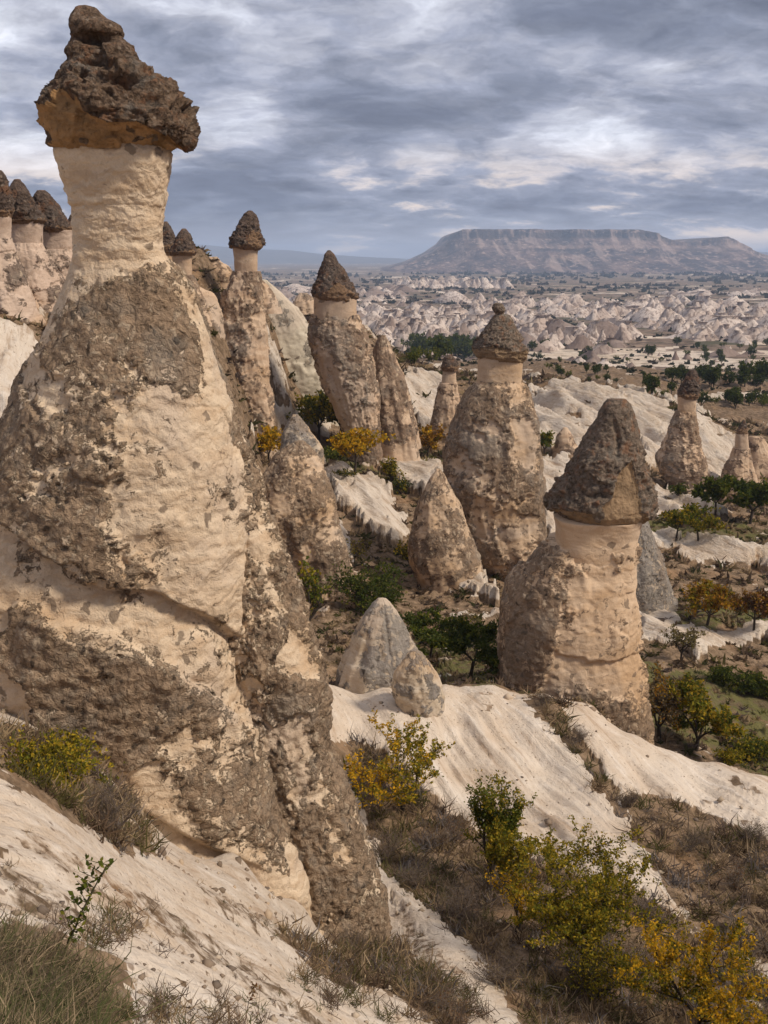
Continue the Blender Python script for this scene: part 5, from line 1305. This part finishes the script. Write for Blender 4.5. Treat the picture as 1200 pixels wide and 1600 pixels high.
def rubble():
    rg = np.random.default_rng(19); P_ = []
    for px0, px1, py0, py1, n, ya, yb in [(230,600,1330,1475,130,11,19),(790,1010,1080,1145,60,33,42),(620,700,1150,1185,16,28,33),(690,850,900,960,26,56,72),(400,560,930,975,24,50,64),(0,230,1180,1290,50,10,15)]:
        q = ground_at_many(rg.uniform(px0, px1, n), rg.uniform(py0, py1, n), ya, yb); P_.append(q)
    p = np.concatenate(P_); r = np.hypot(p[:, 0], p[:, 1]); n = len(p)
    ico = np.array([(0,0,1),(.9,0,.3),(.28,.85,.3),(-.72,.53,.3),(-.72,-.53,.3),(.28,-.85,.3),(.6,.6,-.4),(-.6,.5,-.4),(-.4,-.7,-.4),(.6,-.6,-.4)])
    F0 = np.array([(0,1,2),(0,2,3),(0,3,4),(0,4,5),(0,5,1),(1,6,2),(2,7,3),(3,8,4),(4,8,5),(5,9,1),(2,6,7),(3,7,8),(5,8,9),(1,9,6)])
    s_ = (0.02 + 0.0016 * r) * rg.lognormal(0, 0.55, n).clip(0.3, 3)
    V = ico[None] * (1 + 0.22 * rg.normal(size=(n, 10, 3))) * s_[:, None, None] * rg.uniform(0.6, 1.2, (n, 1, 3)) + p[:, None]
    F = F0[None] + (np.arange(n) * 10)[:, None, None]
    pal = np.array([(0.26, 0.19, 0.135), (0.40, 0.30, 0.21), (0.17, 0.125, 0.09), (0.46, 0.36, 0.27)])
    o = obj_np('rubble', mesh_np('rubble', V.reshape(-1, 3), F.reshape(-1, 3), {'col': np.repeat(pal[rg.integers(0, 4, n)], 10, 0)}, smooth=False), bpy.data.materials['stone'])
    tag(o, 'fallen rubble gathered around the feet of the rocks', kind='stuff')
rubble()

# the tall weed and the dry flower stalk in front
def weed(px, py, tx, ty, label, name, cat, leaf, seed, flower=False):
    rg = np.random.default_rng(seed)
    b = ground_at(px, py, 2, 9); b[2] -= 0.02
    Yt = b[1]; tip = W(tx, ty, Yt) - b
    root = empty(name, b, label, cat)
    side = np.array([1.0, 0, 0.1]); pts = []
    for t in np.linspace(0, 1, 14): pts.append(tip * t + side * math.sin(t * 3.1) * -0.03 * np.linalg.norm(tip) + rg.normal(0, 0.002, 3))
    L = np.linalg.norm(tip)
    segs = [(pts[i], pts[i + 1], 0.006 * (1 - i / 20) * L * 2, 0.006 * (1 - (i + 1) / 20) * L * 2) for i in range(13)]
    lp = []
    for i in range(3 if not flower else 9, 14):
        for _ in range(2):
            d = np.array([rg.choice([-1, 1]) * rg.uniform(.5, 1), rg.normal(0, .5), rg.uniform(.3, 1)]); d /= np.linalg.norm(d)
            e = pts[i] + d * L * rg.uniform(0.08, 0.22) * (1 if not flower else 0.5)
            segs.append((pts[i], e, 0.0025 * L * 2, 0.0012 * L * 2))
            for q in range(7): lp.append(pts[i] + (e - pts[i]) * rg.uniform(0.2, 1.1))
    V, F = tubes(segs, 4); obj_np('stem', mesh_np('stem', V, F), M_TWIG if flower else M_WSTEM, root)
    lp = np.array(lp) + rg.normal(0, 0.006, (len(lp), 3))
    c = np.array(COLS[leaf])[rg.integers(0, 3, len(lp))]
    V, F, cc = leaves(lp, 0.055 * L, rg, c)
    obj_np('flower_head' if flower else 'foliage', mesh_np('leaf', V, F, {'col': cc}, smooth=False), M_LEAF, root)
M_WSTEM = bark_mat('weed_stem', (0.07, 0.06, 0.03), (0.10, 0.09, 0.05))
weed(96, 1495, 168, 1352, 'tall leafy weed stalk standing above the grass on the left', 'weed', 'plant', 'green', 41)
weed(382, 1600, 398, 1540, 'single dry reddish seed stalk at the bottom edge', 'seed_stalk', 'plant', 'redbrown', 43, True)

# ------------------------------------------------------------------ air
def haze():
    x0, x1, y0, y1, z0, z1 = -14600, 14600, -14600, 14600, -98, 150
    V = [(x, y, z) for z in (z0, z1) for y in (y0, y1) for x in (x0, x1)]
    F = [(0, 2, 3, 1), (4, 5, 7, 6), (0, 1, 5, 4), (2, 6, 7, 3), (0, 4, 6, 2), (1, 3, 7, 5)]
    me = mesh_np('haze', np.array(V), np.array(F), smooth=False)
    m = bpy.data.materials.new('haze_air'); m.use_nodes = True; T = NT(m.node_tree)
    v = T.new('ShaderNodeVolumePrincipled'); v.inputs['Color'].default_value = (0.56, 0.72, 1.0, 1); v.inputs['Density'].default_value = HAZE
    v.inputs['Anisotropy'].default_value = 0.0
    o = T.new('ShaderNodeOutputMaterial'); T.l.new(v.outputs[0], o.inputs['Volume'])
    tag(obj_np('haze', me, m), 'thin blue haze over the distant plain', kind='stuff')
HAZE = 0.000115
haze()
